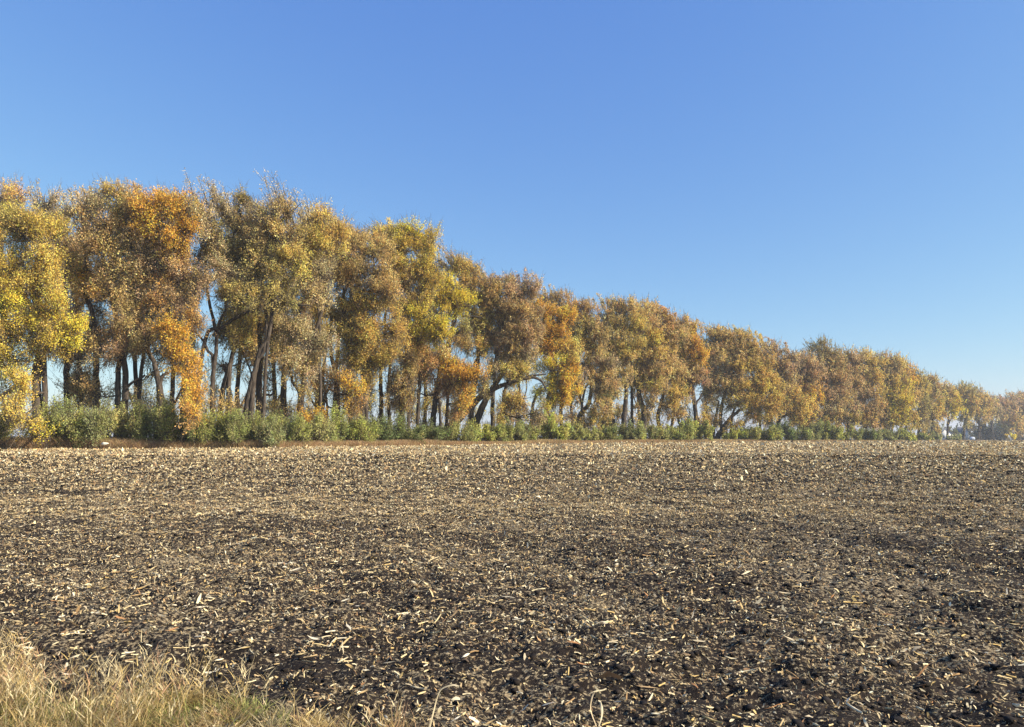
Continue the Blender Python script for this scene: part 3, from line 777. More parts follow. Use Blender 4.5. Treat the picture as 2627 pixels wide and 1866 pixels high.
T("golden cottonwood whose smooth right side bulges over the field beyond the yellow tree",
  [[(1208, 1080, 16), (1215, 1010, 15), (1226, 920, 13), (1222, 820, 9), (1200, 720, 5)], [(1214, 950, 7), (1238, 905, 5)]],
  [(1175, 680, 38, 26, 'tan'), (1205, 710, 42, 34, 'gold'), (1245, 745, 36, 34, 'gold'), (1210, 765, 44, 36, 'gold'), (1250, 800, 34, 40, 'yol'), (1215, 830, 40, 36, 'yol'), (1245, 860, 32, 36, 'gold'), (1195, 880, 30, 30, 'yol', .8), (1235, 900, 22, 20, 'gold', .8)],
  [(1140, 645, 35, 40, 'gry', 1.), (1180, 668, 30, 50, 'brn', 1.5), (1215, 695, 25, 40, 'tan', 1.2)])
T("mauve brown cottonwood on a great low trunk leaning far to the right",
  [[(1150, 1105, 26), (1180, 1070, 28), (1222, 1028, 22), (1252, 1005, 18), (1300, 985, 13), (1356, 969, 11), (1385, 975, 8), (1402, 1000, 5)], [(1218, 1095, 24), (1240, 1040, 22), (1262, 1000, 18), (1300, 940, 13), (1325, 860, 8)], [(1264, 1080, 16, 2), (1264, 1030, 14, 2), (1270, 950, 12, 2), (1280, 860, 9, 1), (1285, 780, 5)], [(1300, 985, 10), (1345, 968, 8), (1400, 960, 4)]],
  [(1265, 735, 32, 34, 'brn'), (1305, 735, 42, 30, 'mau', .95), (1350, 745, 40, 32, 'mau', .85), (1290, 790, 44, 42, 'brn'), (1345, 800, 44, 42, 'brn'), (1290, 850, 40, 40, 'brn'), (1335, 860, 42, 40, 'mau', .9), (1375, 840, 30, 40, 'brn'), (1295, 905, 38, 28, 'gry', .8), (1345, 910, 38, 26, 'gry', .8),
   (1290, 948, 20, 18, 'ygr', .8), (1335, 950, 28, 18, 'yol', .8), (1300, 1035, 36, 30, 'gold', .8), (1335, 1030, 26, 30, 'gold', .8), (1285, 1065, 12, 22, 'gold', .8), (1260, 960, 22, 40, 'gry', .6), (1370, 1060, 24, 22, 'gry', .5), (1240, 1000, 24, 30, 'olv', .5)],
  [(1310, 700, 40, 80, 'mau', .9), (1365, 705, 40, 60, 'mau', .8), (1260, 705, 30, 40, 'brn', 1.2)], dz=4)
T("yellow orange cottonwood billowing toward the field right of the big leaning trunk",
  [[(1400, 1090, 14), (1402, 1040, 13), (1420, 960, 11), (1425, 880, 8), (1420, 820, 5)], [(1362, 1090, 12, 2), (1370, 1030, 10, 2), (1392, 1000, 7, 1)]],
  [(1375, 800, 18, 22, 'ora'), (1410, 815, 30, 30, 'ora'), (1448, 820, 26, 32, 'ora'), (1395, 850, 30, 30, 'gold'), (1430, 860, 36, 32, 'ora'), (1405, 895, 34, 30, 'ora'), (1445, 900, 34, 34, 'gold'), (1420, 940, 40, 30, 'yel', .9), (1460, 955, 30, 36, 'ora'),
   (1415, 985, 36, 30, 'yel', .9), (1450, 1005, 32, 34, 'ora'), (1420, 1030, 26, 26, 'yel', .9), (1475, 930, 20, 30, 'gold')],
  [(1372, 782, 25, 25, 'ora', 1.5), (1415, 790, 25, 30, 'ora', 1.4), (1445, 795, 22, 30, 'ora', 1.2)], dz=-2)
T("brown cottonwood with thin grey crest showing above the yellow orange tree",
  [[(1440, 1090, 12), (1440, 1000, 12), (1440, 900, 9), (1440, 800, 5)]],
  [(1400, 770, 36, 28, 'brn', .8), (1440, 785, 34, 28, 'brn', .8), (1460, 830, 26, 30, 'brn', .8)], [(1400, 730, 45, 50, 'gry', .8), (1435, 742, 40, 40, 'gry', .7)], dz=6)
T("cottonwood leaning right with one greenish bough high in a red brown crown",
  [[(1480, 1095, 14), (1490, 1060, 14), (1512, 1030, 13), (1518, 960, 10), (1500, 880, 7)], [(1500, 1095, 8, 2), (1496, 1050, 8, 2), (1478, 980, 6, 1)], [(1500, 1000, 6), (1540, 975, 4)]],
  [(1470, 795, 26, 20, 'red'), (1500, 795, 32, 20, 'red'), (1500, 850, 26, 34, 'grn'), (1512, 895, 24, 30, 'olv'), (1535, 830, 28, 34, 'brn'), (1480, 890, 22, 26, 'gold', .9), (1530, 890, 28, 34, 'tan', .9), (1545, 930, 34, 30, 'gry', .8), (1500, 935, 24, 22, 'mau', .6), (1555, 970, 34, 28, 'tan', .9),
   (1530, 1000, 28, 30, 'tan', .9), (1550, 1040, 28, 30, 'tan', .9), (1520, 1060, 18, 24, 'gold', .8), (1515, 1085, 18, 16, 'gold', .8)],
  [(1480, 770, 22, 50, 'red', 1.4), (1520, 758, 35, 40, 'gry', .8)])
T("olive tan cottonwood rising over a row of close dark trunks near mid picture",
  [[(1600, 1100, 18), (1602, 1060, 17), (1606, 1010, 13), (1596, 930, 10), (1590, 850, 6)], [(1540, 1110, 8, 1), (1548, 1080, 8, 1), (1556, 1050, 6)], [(1575, 1110, 12, 2), (1572, 1060, 12, 2)]],
  [(1560, 800, 30, 26, 'tan'), (1600, 795, 34, 24, 'tan'), (1580, 840, 34, 34, 'olv'), (1620, 840, 34, 34, 'yol'), (1570, 885, 34, 32, 'tan'), (1610, 890, 36, 32, 'yol'), (1580, 930, 34, 30, 'tan'), (1600, 965, 30, 24, 'tan', .9), (1575, 1000, 26, 24, 'gry', .8)],
  [(1560, 765, 28, 40, 'gry', .9), (1600, 770, 25, 40, 'tan', 1.2)])
T("yellow green cottonwood beside a straight thin black trunk right of the olive tree",
  [[(1651, 1105, 20), (1652, 1060, 17), (1640, 1010, 14), (1630, 950, 9), (1640, 850, 6)], [(1621, 1100, 9, 1), (1621, 1040, 9, 1), (1620, 970, 8, 1), (1618, 900, 5)]],
  [(1640, 800, 34, 24, 'tan'), (1665, 840, 34, 32, 'brn'), (1650, 885, 34, 30, 'yol'), (1680, 885, 28, 30, 'ygr'), (1650, 925, 32, 26, 'tan'), (1655, 975, 32, 26, 'yol', .9), (1690, 930, 30, 34, 'tan'), (1690, 985, 28, 34, 'tan'), (1670, 1040, 22, 26, 'tan', .6)],
  [(1640, 778, 24, 40, 'tan', 1.2), (1620, 765, 40, 40, 'gry', .6)])
T("cottonwood with rust red leaves at its crown top above tan lower boughs",
  [[(1690, 1105, 14), (1690, 1060, 12), (1705, 1000, 10), (1712, 920, 6)], [(1723, 1105, 10), (1728, 1060, 9), (1735, 1020, 7)]],
  [(1685, 805, 28, 20, 'red'), (1712, 825, 28, 24, 'red'), (1700, 865, 32, 32, 'brn'), (1735, 860, 28, 30, 'tan'), (1715, 910, 34, 30, 'tan'), (1720, 960, 32, 30, 'tan'), (1730, 1010, 32, 34, 'gold', .9), (1740, 1045, 26, 24, 'tan', .8), (1710, 1040, 20, 26, 'tan', .8)],
  [(1660, 785, 22, 30, 'brn', 1.3), (1685, 786, 20, 40, 'red', 1.5), (1720, 803, 20, 30, 'red', 1.3)])
T("cottonwood with a single orange patch high on its right shoulder",
  [[(1786, 1105, 16), (1784, 1060, 14), (1778, 1010, 12), (1770, 940, 8), (1762, 870, 5)], [(1794, 1085, 10), (1782, 1050, 8), (1800, 1010, 5)]],
  [(1750, 835, 26, 20, 'brn'), (1770, 850, 28, 20, 'gold'), (1780, 880, 28, 28, 'ora'), (1755, 895, 26, 28, 'gold'), (1788, 915, 22, 26, 'ora'), (1760, 935, 28, 24, 'brn', .9), (1790, 955, 28, 24, 'mau', .9), (1770, 980, 26, 22, 'mau'), (1752, 1000, 18, 28, 'tan')],
  [(1755, 812, 30, 40, 'brn', 1.2), (1785, 818, 32, 30, 'brn', .9), (1800, 835, 25, 16, 'gry', .9)])
T("wide domed tan cottonwood leaning right from a low trunk bare of bushes",
  [[(1840, 1122, 18), (1856, 1100, 18), (1872, 1075, 12), (1895, 1055, 9), (1920, 1045, 5)], [(1856, 1120, 12), (1848, 1070, 11), (1862, 1000, 9), (1880, 930, 6)], [(1830, 1120, 10), (1836, 1070, 8), (1845, 1030, 5)], [(1880, 1060, 7), (1905, 1000, 6), (1930, 960, 4)]],
  [(1830, 865, 30, 22, 'tan'), (1870, 865, 36, 22, 'tan'), (1905, 872, 34, 22, 'tan'), (1840, 905, 36, 32, 'tan'), (1885, 905, 38, 32, 'tan'), (1925, 905, 34, 32, 'tan'), (1835, 950, 32, 34, 'gry', .9), (1875, 955, 36, 32, 'tan'), (1920, 950, 36, 32, 'gold'), (1960, 950, 30, 34, 'gold'), (1850, 995, 30, 28, 'tan'),
   (1890, 1000, 34, 30, 'gold'), (1935, 1000, 34, 32, 'gold'), (1970, 995, 30, 34, 'gold'), (1945, 1045, 34, 32, 'gold'), (1915, 1030, 26, 24, 'yol', .9), (1975, 1040, 24, 32, 'gold'), (1880, 1040, 24, 20, 'yol', .8), (1885, 1090, 22, 16, 'gold', .8), (1815, 1000, 18, 34, 'tan', .6)],
  [(1845, 842, 22, 40, 'olv', 1.4), (1875, 838, 22, 40, 'olv', 1.4), (1910, 845, 25, 40, 'olv', 1.4), (1940, 855, 30, 30, 'yol', 1.)])
T("cottonwood with a thin mauve grey crest just right of the wide dome",
  [[(1990, 1120, 10), (1996, 1080, 9), (2020, 1065, 6), (2050, 1052, 3)], [(2000, 1100, 9), (1998, 1000, 8), (2000, 930, 4)]],
  [(1985, 905, 24, 22, 'mau', .7), (2010, 920, 28, 22, 'mau', .8), (2005, 955, 30, 28, 'mau'), (2010, 1000, 28, 28, 'tan'), (2030, 1030, 30, 32, 'gold'), (2000, 1050, 26, 24, 'gold', .9), (2045, 1060, 26, 28, 'gold'), (2020, 975, 24, 30, 'tan')],
  [(1970, 865, 35, 36, 'mau', .8), (2000, 882, 28, 40, 'mau', .8)])
far = [
 ("gold yellow cottonwood bulging low over bushes right of the mauve crested tree", 2062, 905, 30, [('mau', 2050, 930), ('mau', 2080, 940), ('brn', 2065, 970), ('ora', 2055, 1000), ('gold', 2055, 1035), ('gold', 2075, 1050), ('gold', 2062, 1075)], 'tan'),
 ("dark olive topped cottonwood over a shaded hollow with grey trunks", 2125, 892, 30, [('dol', 2108, 905), ('tan', 2100, 940), ('tan', 2135, 935), ('mau', 2110, 975), ('brn', 2145, 975), ('mau', 2100, 1010), ('gry', 2125, 1040), ('mau', 2145, 1015)], 'dol'),
 ("grey brown cottonwood with dusky lower boughs beside the olive topped one", 2175, 903, 26, [('mau', 2165, 920), ('brn', 2190, 930), ('brn', 2170, 960), ('brn', 2195, 985), ('gry', 2165, 1020), ('mau', 2185, 1050), ('gry', 2150, 1060)], 'olv'),
 ("gold crowned cottonwood with a black forked trunk above bright bushes", 2222, 906, 28, [('gold', 2215, 922), ('gold', 2240, 935), ('tan', 2225, 965), ('gold', 2245, 985), ('brn', 2222, 1015), ('brn', 2240, 1050), ('gold', 2225, 1065)], 'gold'),
 ("cottonwood with vivid yellow lower boughs spreading toward the field in the distance", 2290, 922, 30, [('brn', 2262, 935), ('tan', 2290, 945), ('tan', 2270, 975), ('gold', 2300, 985), ('yel', 2285, 1010), ('yel', 2305, 1035), ('yel', 2290, 1060), ('gold', 2270, 1040), ('brn', 2255, 1070)], 'brn'),
 ("brown capped cottonwood just right of the vivid yellow one", 2325, 938, 24, [('brn', 2310, 950), ('ora', 2328, 960), ('tan', 2322, 990), ('gold', 2335, 1020), ('gold', 2325, 1050)], 'brn'),
 ("slim olive green cottonwood in the distance beside the brown capped one", 2358, 955, 20, [('olv', 2352, 970), ('yol', 2365, 990), ('olv', 2355, 1020), ('olv', 2368, 1045), ('gry', 2360, 1080)], 'brn'),
 ("pale tan cottonwood standing on a light trunk before the far white house", 2392, 972, 24, [('tan', 2385, 985), ('tan', 2400, 1000), ('yol', 2392, 1030), ('gold', 2405, 1055), ('gold', 2385, 1060), ('tan', 2400, 1085)], 'brn'),
 ("small bright yellow shouldered cottonwood left of the far house", 2432, 992, 22, [('tan', 2425, 1005), ('gold', 2440, 1015), ('yel', 2448, 1035), ('yel', 2440, 1055), ('tan', 2425, 1040), ('gold', 2432, 1075)], 'tan'),
 ("olive cottonwood with rounded crown above the farmstead", 2475, 990, 26, [('olv', 2465, 1005), ('olv', 2485, 1012), ('dol', 2470, 1035), ('gold', 2490, 1035), ('olv', 2480, 1060), ('yol', 2462, 1070)], 'olv'),
 ("tan cottonwood with bare twiggy crest above the dark farm evergreen", 2512, 1004, 24, [('tan', 2505, 1018), ('tan', 2522, 1028), ('gold', 2515, 1050), ('tan', 2530, 1060), ('gold', 2520, 1070)], 'gry'),
 ("low pale cottonwood at the dip of the skyline near the right edge", 2545, 1028, 20, [('tan', 2540, 1040), ('gry', 2552, 1055), ('tan', 2545, 1080), ('gry', 2550, 1105)], 'tan'),
 ("mauve cottonwood with a clear brown trunk near the right edge", 2580, 1028, 26, [('mau', 2568, 1040), ('mau', 2588, 1045), ('tan', 2578, 1065), ('tan', 2595, 1075), ('gold', 2600, 1090)], 'mau'),
 ("rounded mauve brown cottonwood at the right edge of the picture", 2618, 1022, 26, [('mau', 2605, 1032), ('mau', 2625, 1035), ('brn', 2618, 1055), ('gold', 2608, 1075), ('mau', 2630, 1075), ('tan', 2615, 1095)], 'mau'),
 ("last cottonwood of the belt cut by the right edge of the picture", 2665, 1030, 30, [('mau', 2650, 1040), ('brn', 2675, 1045), ('tan', 2660, 1070), ('mau', 2680, 1080), ('tan', 2655, 1100)], 'mau'),
]
for label, x, top, w, lb, wc in far:
    farm = 2385 < x < 2550
    q = [(lx, ly, w * rng.uniform(.75, .95), w * rng.uniform(.8, 1.0), c, .95) for c, lx, ly in lb]
    q += [(x + s_ * w * .7, rng.uniform(1062, 1082), w * .6, w * .65, rng.choice(['tan', 'gold', 'yol', 'brn']), .85) for s_ in (-1, .1, 1) if not farm]
    q += [(x + rng.uniform(-.5, .5) * w, (top + 1070) / 2, w * .9, (1055 - top) * .36, lb[len(lb) // 2][0], .7, 4)]
    if farm: q = [e for e in q if e[1] + e[3] < 1086]
    T(label, [[(x - 2, 1118, 7), (x, 1085, 6), (x + rng.uniform(-6, 6), 1040, 4), (x, top + 30, 2)], [(x, 1095, 4), (x + rng.choice([-1, 1]) * 9, 1070, 3), (x + 4, 1040, 2)]],
      q, [(x - w * .4, top + 2, 16, w * .9, wc, 1.3), (x + w * .5, top + 8, 16, w * .7, wc, 1.2)], K=3.6, understory=not farm, name="distant_cottonwood", group="far cottonwoods of the shelterbelt")

# back row, seen as trunks and leaf sprays through the gaps
back = [
 ("thin back row cottonwood seen in the gap right of the leftmost yellow tree", 205, 9, 600, 'brn'),
 ("back row cottonwood glimpsed between the twin trunks and the leaning orange tree", 352, 9, 560, 'tan'),
 ("back row cottonwood trunk in the sky gap left of the hanging orange curtain", 440, 10, 560, 'brn'),
 ("back row cottonwood right of the V forked trunk", 612, 11, 600, 'olv'),
 ("thin pale back row cottonwood between the spiky topped tree and the straight dark trunk", 700, 12, 590, 'gry'),
 ("back row cottonwood behind the short slanting one with pinkish sprays", 812, 10, 620, 'gold'),
 ("dark back row cottonwood behind the heavy golden bough", 900, 9, 650, 'brn'),
 ("back row cottonwood filling the gap left of the great leaning trunk", 1090, 9, 680, 'brn'),
 ("back row cottonwood right of the great leaning trunk under dark gold leaves", 1330, 9, 780, 'gry'),
 ("back row cottonwood in the narrow gap right of the yellow orange tree", 1468, 9, 830, 'brn'),
 ("back row cottonwood behind the row of close dark trunks", 1565, 10, 820, 'tan'),
 ("back row cottonwood behind the straight thin black trunk", 1640, 12, 830, 'brn'),
 ("back row cottonwood behind the rust topped tree", 1745, 12, 860, 'brn'),
 ("back row cottonwood in the gap left of the wide dome", 1812, 12, 880, 'gry'),
 ("back row cottonwood behind the wide dome's right side", 1950, 14, 900, 'brn'),
 ("back row cottonwood behind the gold yellow bulging tree", 2070, 16, 940, 'mau'),
]
for label, x, dz, top, c in back:
    Z = rowZ(x); k = 62 / Z
    hgt = 1100 - top
    tr = [[(x, 1090, 16 * k ** .7), (x + rng.uniform(-6, 6), 1000 if k > .6 else 1070, 14 * k ** .7), (x + rng.uniform(-12, 12), (top + 1100) / 2, 11 * k ** .7), (x, top + 40, 4)],
          [(x, 1060, 8 * k), (x + rng.choice([-1, 1]) * 34 * k, 960 + (1 - k) * 100, 6 * k), (x + rng.uniform(-30, 30) * k, (top + 1100) / 2, 4 * k)]]
    lb = []
    for i in range(7):
        t = i / 6
        lb.append((x + rng.uniform(-40, 40) * k, top + 40 * k + t * hgt * .50, 50 * k, 48 * k, c if rng.random() < .5 else rng.choice(['tan', 'brn', 'olv', 'gold']), .8))
    for i in range(3):
        lb.append((x + rng.uniform(-50, 50) * k, top + hgt * rng.uniform(.62, .93), 32 * k, 34 * k, rng.choice(['tan', 'brn', 'gry', 'olv']), .28))
    T(label, tr, lb, [], dz=dz, K=3.2, name="back_row_cottonwood", group="back row cottonwoods", understory=True)

# ------------------------------------------------------------------ bushes at the foot of the belt
B = make_bush
for x, hw, top, col, label in [
 (-30, 60, 1050, 'bgr', "dull green bush cut by the left edge of the picture"),
 (155, 62, 1026, 'bg', "tall grey green bush right of the low hanging yellow boughs"),
 (240, 46, 1030, 'bgr', "brownish green bush left of the twin trunks"),
 (322, 44, 1008, 'by', "yellowish green bush under the twin trunks"),
 (405, 52, 1012, 'bg', "green bush around the foot of the leaning orange tree"),
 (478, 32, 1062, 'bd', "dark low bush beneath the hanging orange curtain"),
 (560, 56, 1042, 'bb', "fresh green bush at the foot of the V forked trunk"),
 (655, 50, 1048, 'bg', "mid green bush under the spiky topped tree"),
 (742, 48, 1050, 'bg', "wide green bush left of the yellow orange shrub"),
 (812, 40, 1068, 'bgr', "olive bush below the yellow orange shrub"),
 (878, 48, 1056, 'bb', "rounded bright green bush below the golden drooping bough"),
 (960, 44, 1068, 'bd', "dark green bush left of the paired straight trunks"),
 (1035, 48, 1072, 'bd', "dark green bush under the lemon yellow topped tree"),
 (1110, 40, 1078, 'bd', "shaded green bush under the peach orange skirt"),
 (1175, 42, 1085, 'bg', "green bush at the foot of the great leaning trunk"),
 (1238, 44, 1082, 'bb', "bright leafy bush jutting into the field right of the leaning trunk"),
 (1315, 40, 1076, 'bgr', "grey green rounded bush under the dark gold leaves"),
 (1400, 52, 1066, 'bb', "soft light green bush under the yellow orange tree"),
 (1468, 30, 1084, 'bg', "small green bush right of the yellow orange tree"),
 (1515, 32, 1096, 'by', "small yellow green bush below the tree with a greenish bough"),
 (1600, 32, 1092, 'bgr', "small olive bush among the close dark trunks"),
 (1655, 34, 1090, 'bg', "green bush right of the straight thin black trunk"),
 (1715, 36, 1088, 'bg', "mid green bush under the rust topped tree"),
 (1782, 44, 1080, 'bb', "big bright green bush left of the wide dome's bare trunk"),
 (1890, 32, 1100, 'bb', "light green bush right of the wide dome's bare trunk"),
 (1945, 34, 1096, 'bb', "sunlit green bush under the wide dome's gold boughs"),
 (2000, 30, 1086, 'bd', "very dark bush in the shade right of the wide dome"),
 (2046, 28, 1092, 'bg', "green bush below the gold yellow bulging tree"),
 (2110, 32, 1088, 'bg', "rounded green bush in front of the shaded hollow"),
 (2168, 38, 1096, 'bg', "wide low green bush right of the shaded hollow"),
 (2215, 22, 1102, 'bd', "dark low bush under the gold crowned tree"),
 (2255, 26, 1108, 'bgr', "pale olive bush below the vivid yellow boughs"),
 (2312, 34, 1103, 'bb', "bright green bush right of the vivid yellow boughs"),
 (2358, 24, 1108, 'bg', "small green bush under the slim olive tree"),
 (2400, 18, 1114, 'bgr', "small dull bush left of the far white house"),
 (2445, 16, 1123, 'bgr', "low grey green bush in front of the far white house"),
]:
    B(x, hw * 1.25, top, col, label)
for x, hw, top, col, label in [
 (200, 34, 1048, 'bg', "low green bush in the gap right of the tall grey green one"),
 (515, 30, 1062, 'bg', "low green bush between the hanging orange curtain and the V forked trunk"),
 (608, 34, 1052, 'bg', "green bush between the V forked trunk and the spiky topped tree"),
 (700, 32, 1056, 'bgr', "dull green bush left of the straight dark trunk"),
 (920, 34, 1066, 'bg', "green bush under the orange undergrowth"),
 (1275, 34, 1082, 'bg', "green bush behind the bright leafy one right of the leaning trunk"),
 (1355, 32, 1080, 'bg', "green bush left of the soft light green one"),
 (1440, 28, 1084, 'bgr', "dull green bush at the right foot of the yellow orange tree"),
 (1556, 30, 1092, 'bg', "low green bush left of the close dark trunks"),
 (1628, 26, 1096, 'bgr', "small dull bush under the straight thin black trunk"),
 (1686, 26, 1094, 'bgr', "small dull bush between two green ones under the rust topped tree"),
 (1750, 26, 1092, 'bg', "small green bush left of the big bright green one"),
 (1918, 24, 1100, 'bg', "small green bush between two light ones under the wide dome"),
 (1972, 24, 1096, 'bg', "small green bush left of the very dark one"),
 (2080, 24, 1096, 'bgr', "small dull bush left of the shaded hollow"),
 (2138, 22, 1096, 'bb', "small bright bush in front of the shaded hollow"),
 (2236, 20, 1106, 'bg', "small green bush under the gold crowned tree"),
 (2284, 22, 1106, 'bg', "small green bush between the pale olive and bright green ones"),
]:
    B(x, hw * 1.2, top, col, label, dz=-4.5)
B(805, 32, 1036, 'ora', "yellow orange shrub glowing above the green bushes", dz=-1.5, dens=.6, name="orange_shrub")
B(2592, 13, 1112, 'yel', "small golden shrub beside the brown trunk near the right edge", dz=-8, dens=.8, name="golden_shrub")
for x, hw, top, col, label in [(2436, 30, 1078, 'bgr', "hazy olive shrubbery standing behind the white farmhouse"), (2500, 34, 1072, 'tan', "hazy tan shrubbery between the farmhouse and the dark evergreen"), (2558, 26, 1074, 'bgr', "hazy olive shrubbery right behind the dark evergreens"), (2392, 24, 1084, 'yol', "hazy golden shrubbery left of the white farmhouse")]:
    B(x, hw, top, col, label, dz=22 if x < 2530 else 12, name="farmyard_shrub")
B(2462, 7, 1116, 'bgr', "small grey green bush between the farmhouse and the narrow outbuilding", dz=12)
for x, hw, top, label in [(2522, 24, 1096, "large slate dark evergreen standing at the farmstead"), (2545, 16, 1112, "low slate dark evergreen on the right of the large one"), (2612, 18, 1112, "dark hedge bush at the far right edge under the mauve tree")]:
    B(x, hw, top, 'bs', label, dz=2, name="dark_evergreen", dens=1.3)

# ------------------------------------------------------------------ farmstead seen through the far trees
M_WALL = noise_mat("white_siding", (.66, .65, .61), (.80, .79, .75), 3, bump=.15, stretch=(1, 1, 8))
M_ROOF = noise_mat("grey_shingles", (.10, .11, .13), (.18, .19, .21), 5, bump=.3)
M_DARK = noise_mat("dark_pane", (.02, .022, .025), (.04, .045, .05), 2, rough=.15, bump=0)
M_TANK = noise_mat("pale_blue_paint", (.42, .46, .56), (.55, .60, .68), 1.5, rough=.45, bump=.05)

def box(o_list, x0, x1, y0, y1, z0, z1):
    V = np.array([(x, y, z) for z in (z0, z1) for y in (y0, y1) for x in (x0, x1)], float)
    f = np.array([[0, 2, 3, 1], [4, 5, 7, 6], [0, 1, 5, 4], [2, 6, 7, 3], [0, 4, 6, 2], [1, 3, 7, 5]])
    o_list.append((V, f, np.zeros((8, 3))))

def house(px, Z, W, D, H, RH, label, name="farmhouse", chim=True):
    b = at(px, 1120, Z); X, zb = b[0], float(g(Z))
    r = empty(name, (X, Z, zb)); tag(r, label, "house")
    p = []; box(p, X - W / 2, X + W / 2, Z, Z + D, zb, zb + H)
    # gable triangles as part of the wall
    for yy in (Z, Z + D - .2):
        V = np.array([(X - W / 2, yy, zb + H), (X + W / 2, yy, zb + H), (X + .01, yy, zb + H + RH), (X - .01, yy, zb + H + RH),
                      (X - W / 2, yy + .2, zb + H), (X + W / 2, yy + .2, zb + H), (X + .01, yy + .2, zb + H + RH), (X - .01, yy + .2, zb + H + RH)], float)
        p.append((V, np.array([[0, 1, 2, 3], [5, 4, 7, 6], [1, 5, 6, 2], [4, 0, 3, 7]]), np.zeros((8, 3))))
    V, Q, _ = join(p); mesh_obj("wall", V, Q, [M_WALL], parent=r)
    e = .35; t = .18; p = []
    for s in (-1, 1):
        A = np.array([(X + s * (W / 2 + e), zb + H - e * RH / (W / 2)), (X, zb + H + RH), (X, zb + H + RH + t), (X + s * (W / 2 + e), zb + H + t - e * RH / (W / 2))])
        V = np.array([(a, y, c + .02) for y in (Z - e, Z + D + e) for a, c in A], float)
        p.append((V, np.array([[0, 1, 2, 3], [7, 6, 5, 4], [0, 4, 5, 1], [1, 5, 6, 2], [2, 6, 7, 3], [3, 7, 4, 0]]), np.zeros((8, 3))))
    V, Q, _ = join(p); roof = mesh_obj("roof", V, Q, [M_ROOF], parent=r)
    if chim:
        p = []; box(p, X + W * .2, X + W * .2 + .6, Z + D * .4, Z + D * .4 + .6, zb + H + RH * .4, zb + H + RH + .9)
        V, Q, _ = join(p); mesh_obj("chimney", V, Q, [M_ROOF], parent=r)
    for wx, wz, ww, wh in ((-.25, .45, .9, 1.3), (.22, .45, .9, 1.3)) if W > 4 else ((0, .5, .7, 1.),):
        p = []; box(p, X + wx * W - ww / 2, X + wx * W + ww / 2, Z - .03, Z + .05, zb + H * wz, zb + H * wz + wh)
        V, Q, _ = join(p); mesh_obj("window", V, Q, [M_DARK], parent=r)
    if W > 4:
        p = []; box(p, X - .45, X + .45, Z - .03, Z + .05, zb + .1, zb + 2.1)
        V, Q, _ = join(p); mesh_obj("door", V, Q, [M_DARK], parent=r)
    return r
house(2429, 400, 6.6, 9, 4.4, 2.6, "white gabled farmhouse showing beneath the far trees")
house(2476, 410, 3.8, 6, 5.6, 2.4, "tall narrow white outbuilding left of the dark farm evergreen", name="outbuilding", chim=False)

# pale blue grey tank on legs beside the evergreen
def tank():
    Z = 392; b = at(2494, 1120, Z); X, zb = b[0], float(g(Z))
    r = empty("storage_tank", (X, Z, zb)); tag(r, "pale blue grey storage tank low beside the dark farm evergreen", "tank")
    w = Wood()
    t = np.linspace(-1, 1, 9); pts = np.array([(X + 1.3 * s, Z, zb + 1.5) for s in t])
    w.tube(pts, 1.0 * np.sqrt(np.clip(1 - np.abs(t) ** 6, .02, 1)), 14)
    mesh_obj("tank_shell", np.concatenate(w.V), np.concatenate(w.Q), [M_TANK], parent=r, smooth=True)
    for sx in (-.8, .8):
        for sy in (-.5, .5):
            p = []; box(p, X + sx - .08, X + sx + .08, Z + sy - .08, Z + sy + .08, zb, zb + .75)
            V, Q, _ = join(p); mesh_obj("leg", V, Q, [M_ROOF], parent=r)
tank()

# ------------------------------------------------------------------ small things lying in the field
M_STONE = noise_mat("field_stone", (.30, .32, .31), (.52, .53, .50), 14, rough=.7, bump=.35, dist=.01)
M_PALE = noise_mat("bleached_rock", (.62, .58, .48), (.80, .76, .64), 4, rough=.8, bump=.3)
def stone(px, py, Z, size, label, mat, name="stone", squash=(1.25, 1, .62), seed=3, z=None):
    b = at(px, py, Z); zb = float(ground_z(b[0], Z)) if z is None else z
    n, k = 12, 18
    th = np.linspace(0, math.pi, n); ph = np.arange(k) * 2 * math.pi / k
    D = np.stack([np.sin(th)[:, None] * np.cos(ph), np.sin(th)[:, None] * np.sin(ph), np.cos(th)[:, None] * np.ones(k)], -1)
    rr = 1 + .13 * np.sin(D[..., 0] * 3 + seed) * np.cos(D[..., 1] * 2.4 + seed) + .09 * np.sin(D[..., 2] * 4 + D[..., 0] * 2 + seed)
    V = (D * rr[..., None] * np.array(squash) * size / 2).reshape(-1, 3) + np.array([b[0], Z, zb + size * .2])
    i = np.arange(n - 1)[:, None] * k; j = np.arange(k)[None, :]
    Q = np.stack([i + j, i + k + j, i + k + (j + 1) % k, i + (j + 1) % k], -1).reshape(-1, 4)
    o = mesh_obj(name, V, Q, [mat], smooth=True); tag(o, label, "stone")
stone(1769, 1852, 4.62, .078, "smooth grey stone lying in the stubble near the bottom edge", M_STONE)
stone(269, 1125, 56.0, .34, "pale bleached rock against the bushes left of the twin trunks", M_PALE, squash=(1.5, .9, .6), seed=5, z=float(g(56)) + .36)

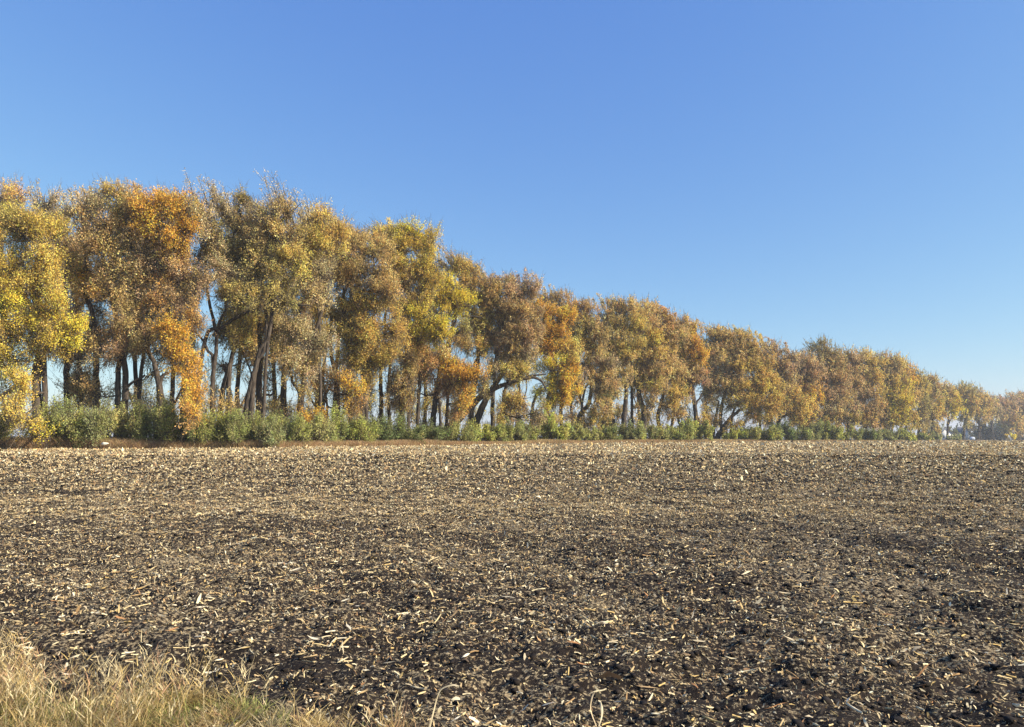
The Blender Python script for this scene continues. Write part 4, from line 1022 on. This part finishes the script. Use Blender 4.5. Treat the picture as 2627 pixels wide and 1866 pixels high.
def ribbon(name, px_pts, width, label, cat, col, Zs, parent=None, fold=.25):
    """a long dry leaf or stalk standing up from the ground"""
    P = np.array([at(x, y, z) for (x, y), z in zip(px_pts, Zs)])
    cv = curve(P, 22)
    T_ = np.gradient(cv, axis=0); T_ /= np.linalg.norm(T_, axis=1)[:, None]
    s = np.cross(T_, np.array([.35, -.9, .25])); s /= np.linalg.norm(s, axis=1)[:, None]
    nn = np.cross(T_, s)
    t = np.linspace(0, 1, 22)
    tw = np.sin(t * 7) * .5
    s2 = s * np.cos(tw)[:, None] + nn * np.sin(tw)[:, None]; n2 = np.cross(T_, s2)
    w = np.interp(t, *width)[:, None] * .34
    V = np.stack([cv - s2 * w + n2 * w * fold, cv - n2 * w * fold, cv + s2 * w + n2 * w * fold], 1).reshape(-1, 3)
    i = np.arange(21)[:, None] * 3
    Q = np.concatenate([i + np.array([[0, 1, 4, 3]]), i + np.array([[1, 2, 5, 4]])])
    C = np.repeat(np.array(col)[None] * (1 - .15 * np.sin(t * 20))[:, None], 3, 0)
    o = mesh_obj(name, V, Q, [M_STRAW], C, parent=parent)
    if parent is None: tag(o, label, cat)
    return o
b = at(1528, 1850, 4.7)
r = empty("broken_corn_stalk", (b[0], 4.7, float(ground_z(b[0], 4.7)))); tag(r, "pale broken corn stalk with two curled leaves standing upright near the bottom", "corn stalk")
ribbon("leaf", [(1530, 1864), (1516, 1822), (1519, 1790), (1524, 1776), (1512, 1780)], ([0, .5, 1], [.010, .014, .006]), None, None, (.62, .50, .32), [4.72, 4.72, 4.72, 4.72, 4.72], parent=r)
ribbon("leaf", [(1536, 1866), (1545, 1835), (1541, 1805), (1535, 1797)], ([0, .45, 1], [.014, .026, .006]), None, None, (.68, .60, .42), [4.68, 4.68, 4.68, 4.68], parent=r)
ribbon("stem", [(1524, 1776), (1540, 1772), (1556, 1768)], ([0, 1], [.014, .012]), None, None, (.66, .56, .36), [4.72, 4.73, 4.74], parent=r, fold=.8)
ribbon("bent_corn_leaf", [(1102, 1866), (1112, 1830), (1122, 1790), (1133, 1768), (1160, 1758), (1178, 1762)], ([0, .35, .7, 1], [.022, .012, .012, .016]), "thin bent corn leaf arching upright at bottom centre left", "corn leaf", (.60, .50, .32), [4.6] * 6)
ribbon("leaning_corn_stem", [(402, 1462), (398, 1478), (396, 1498)], ([0, 1], [.012, .012]), "short straw stem poking up in the left of the field", "corn stem", (.6, .5, .3), [8.6] * 3, fold=.8)

# ------------------------------------------------------------------ thin autumn haze
p = []; box(p, -3600, 3600, -260, 3600, -5.5, 34)
V, Q, _ = join(p)
mh, nt, o = new_mat("thin_haze")
pv = nt.nodes.new("ShaderNodeVolumePrincipled")
pv.inputs['Color'].default_value = (.86, .90, .96, 1); pv.inputs['Density'].default_value = .00032; pv.inputs['Anisotropy'].default_value = .1
nt.links.new(pv.outputs[0], o.inputs['Volume'])
tag(mesh_obj("haze", V, Q, [mh]), kind='stuff', label="thin pale haze softening the far end of the tree belt", cat="haze")
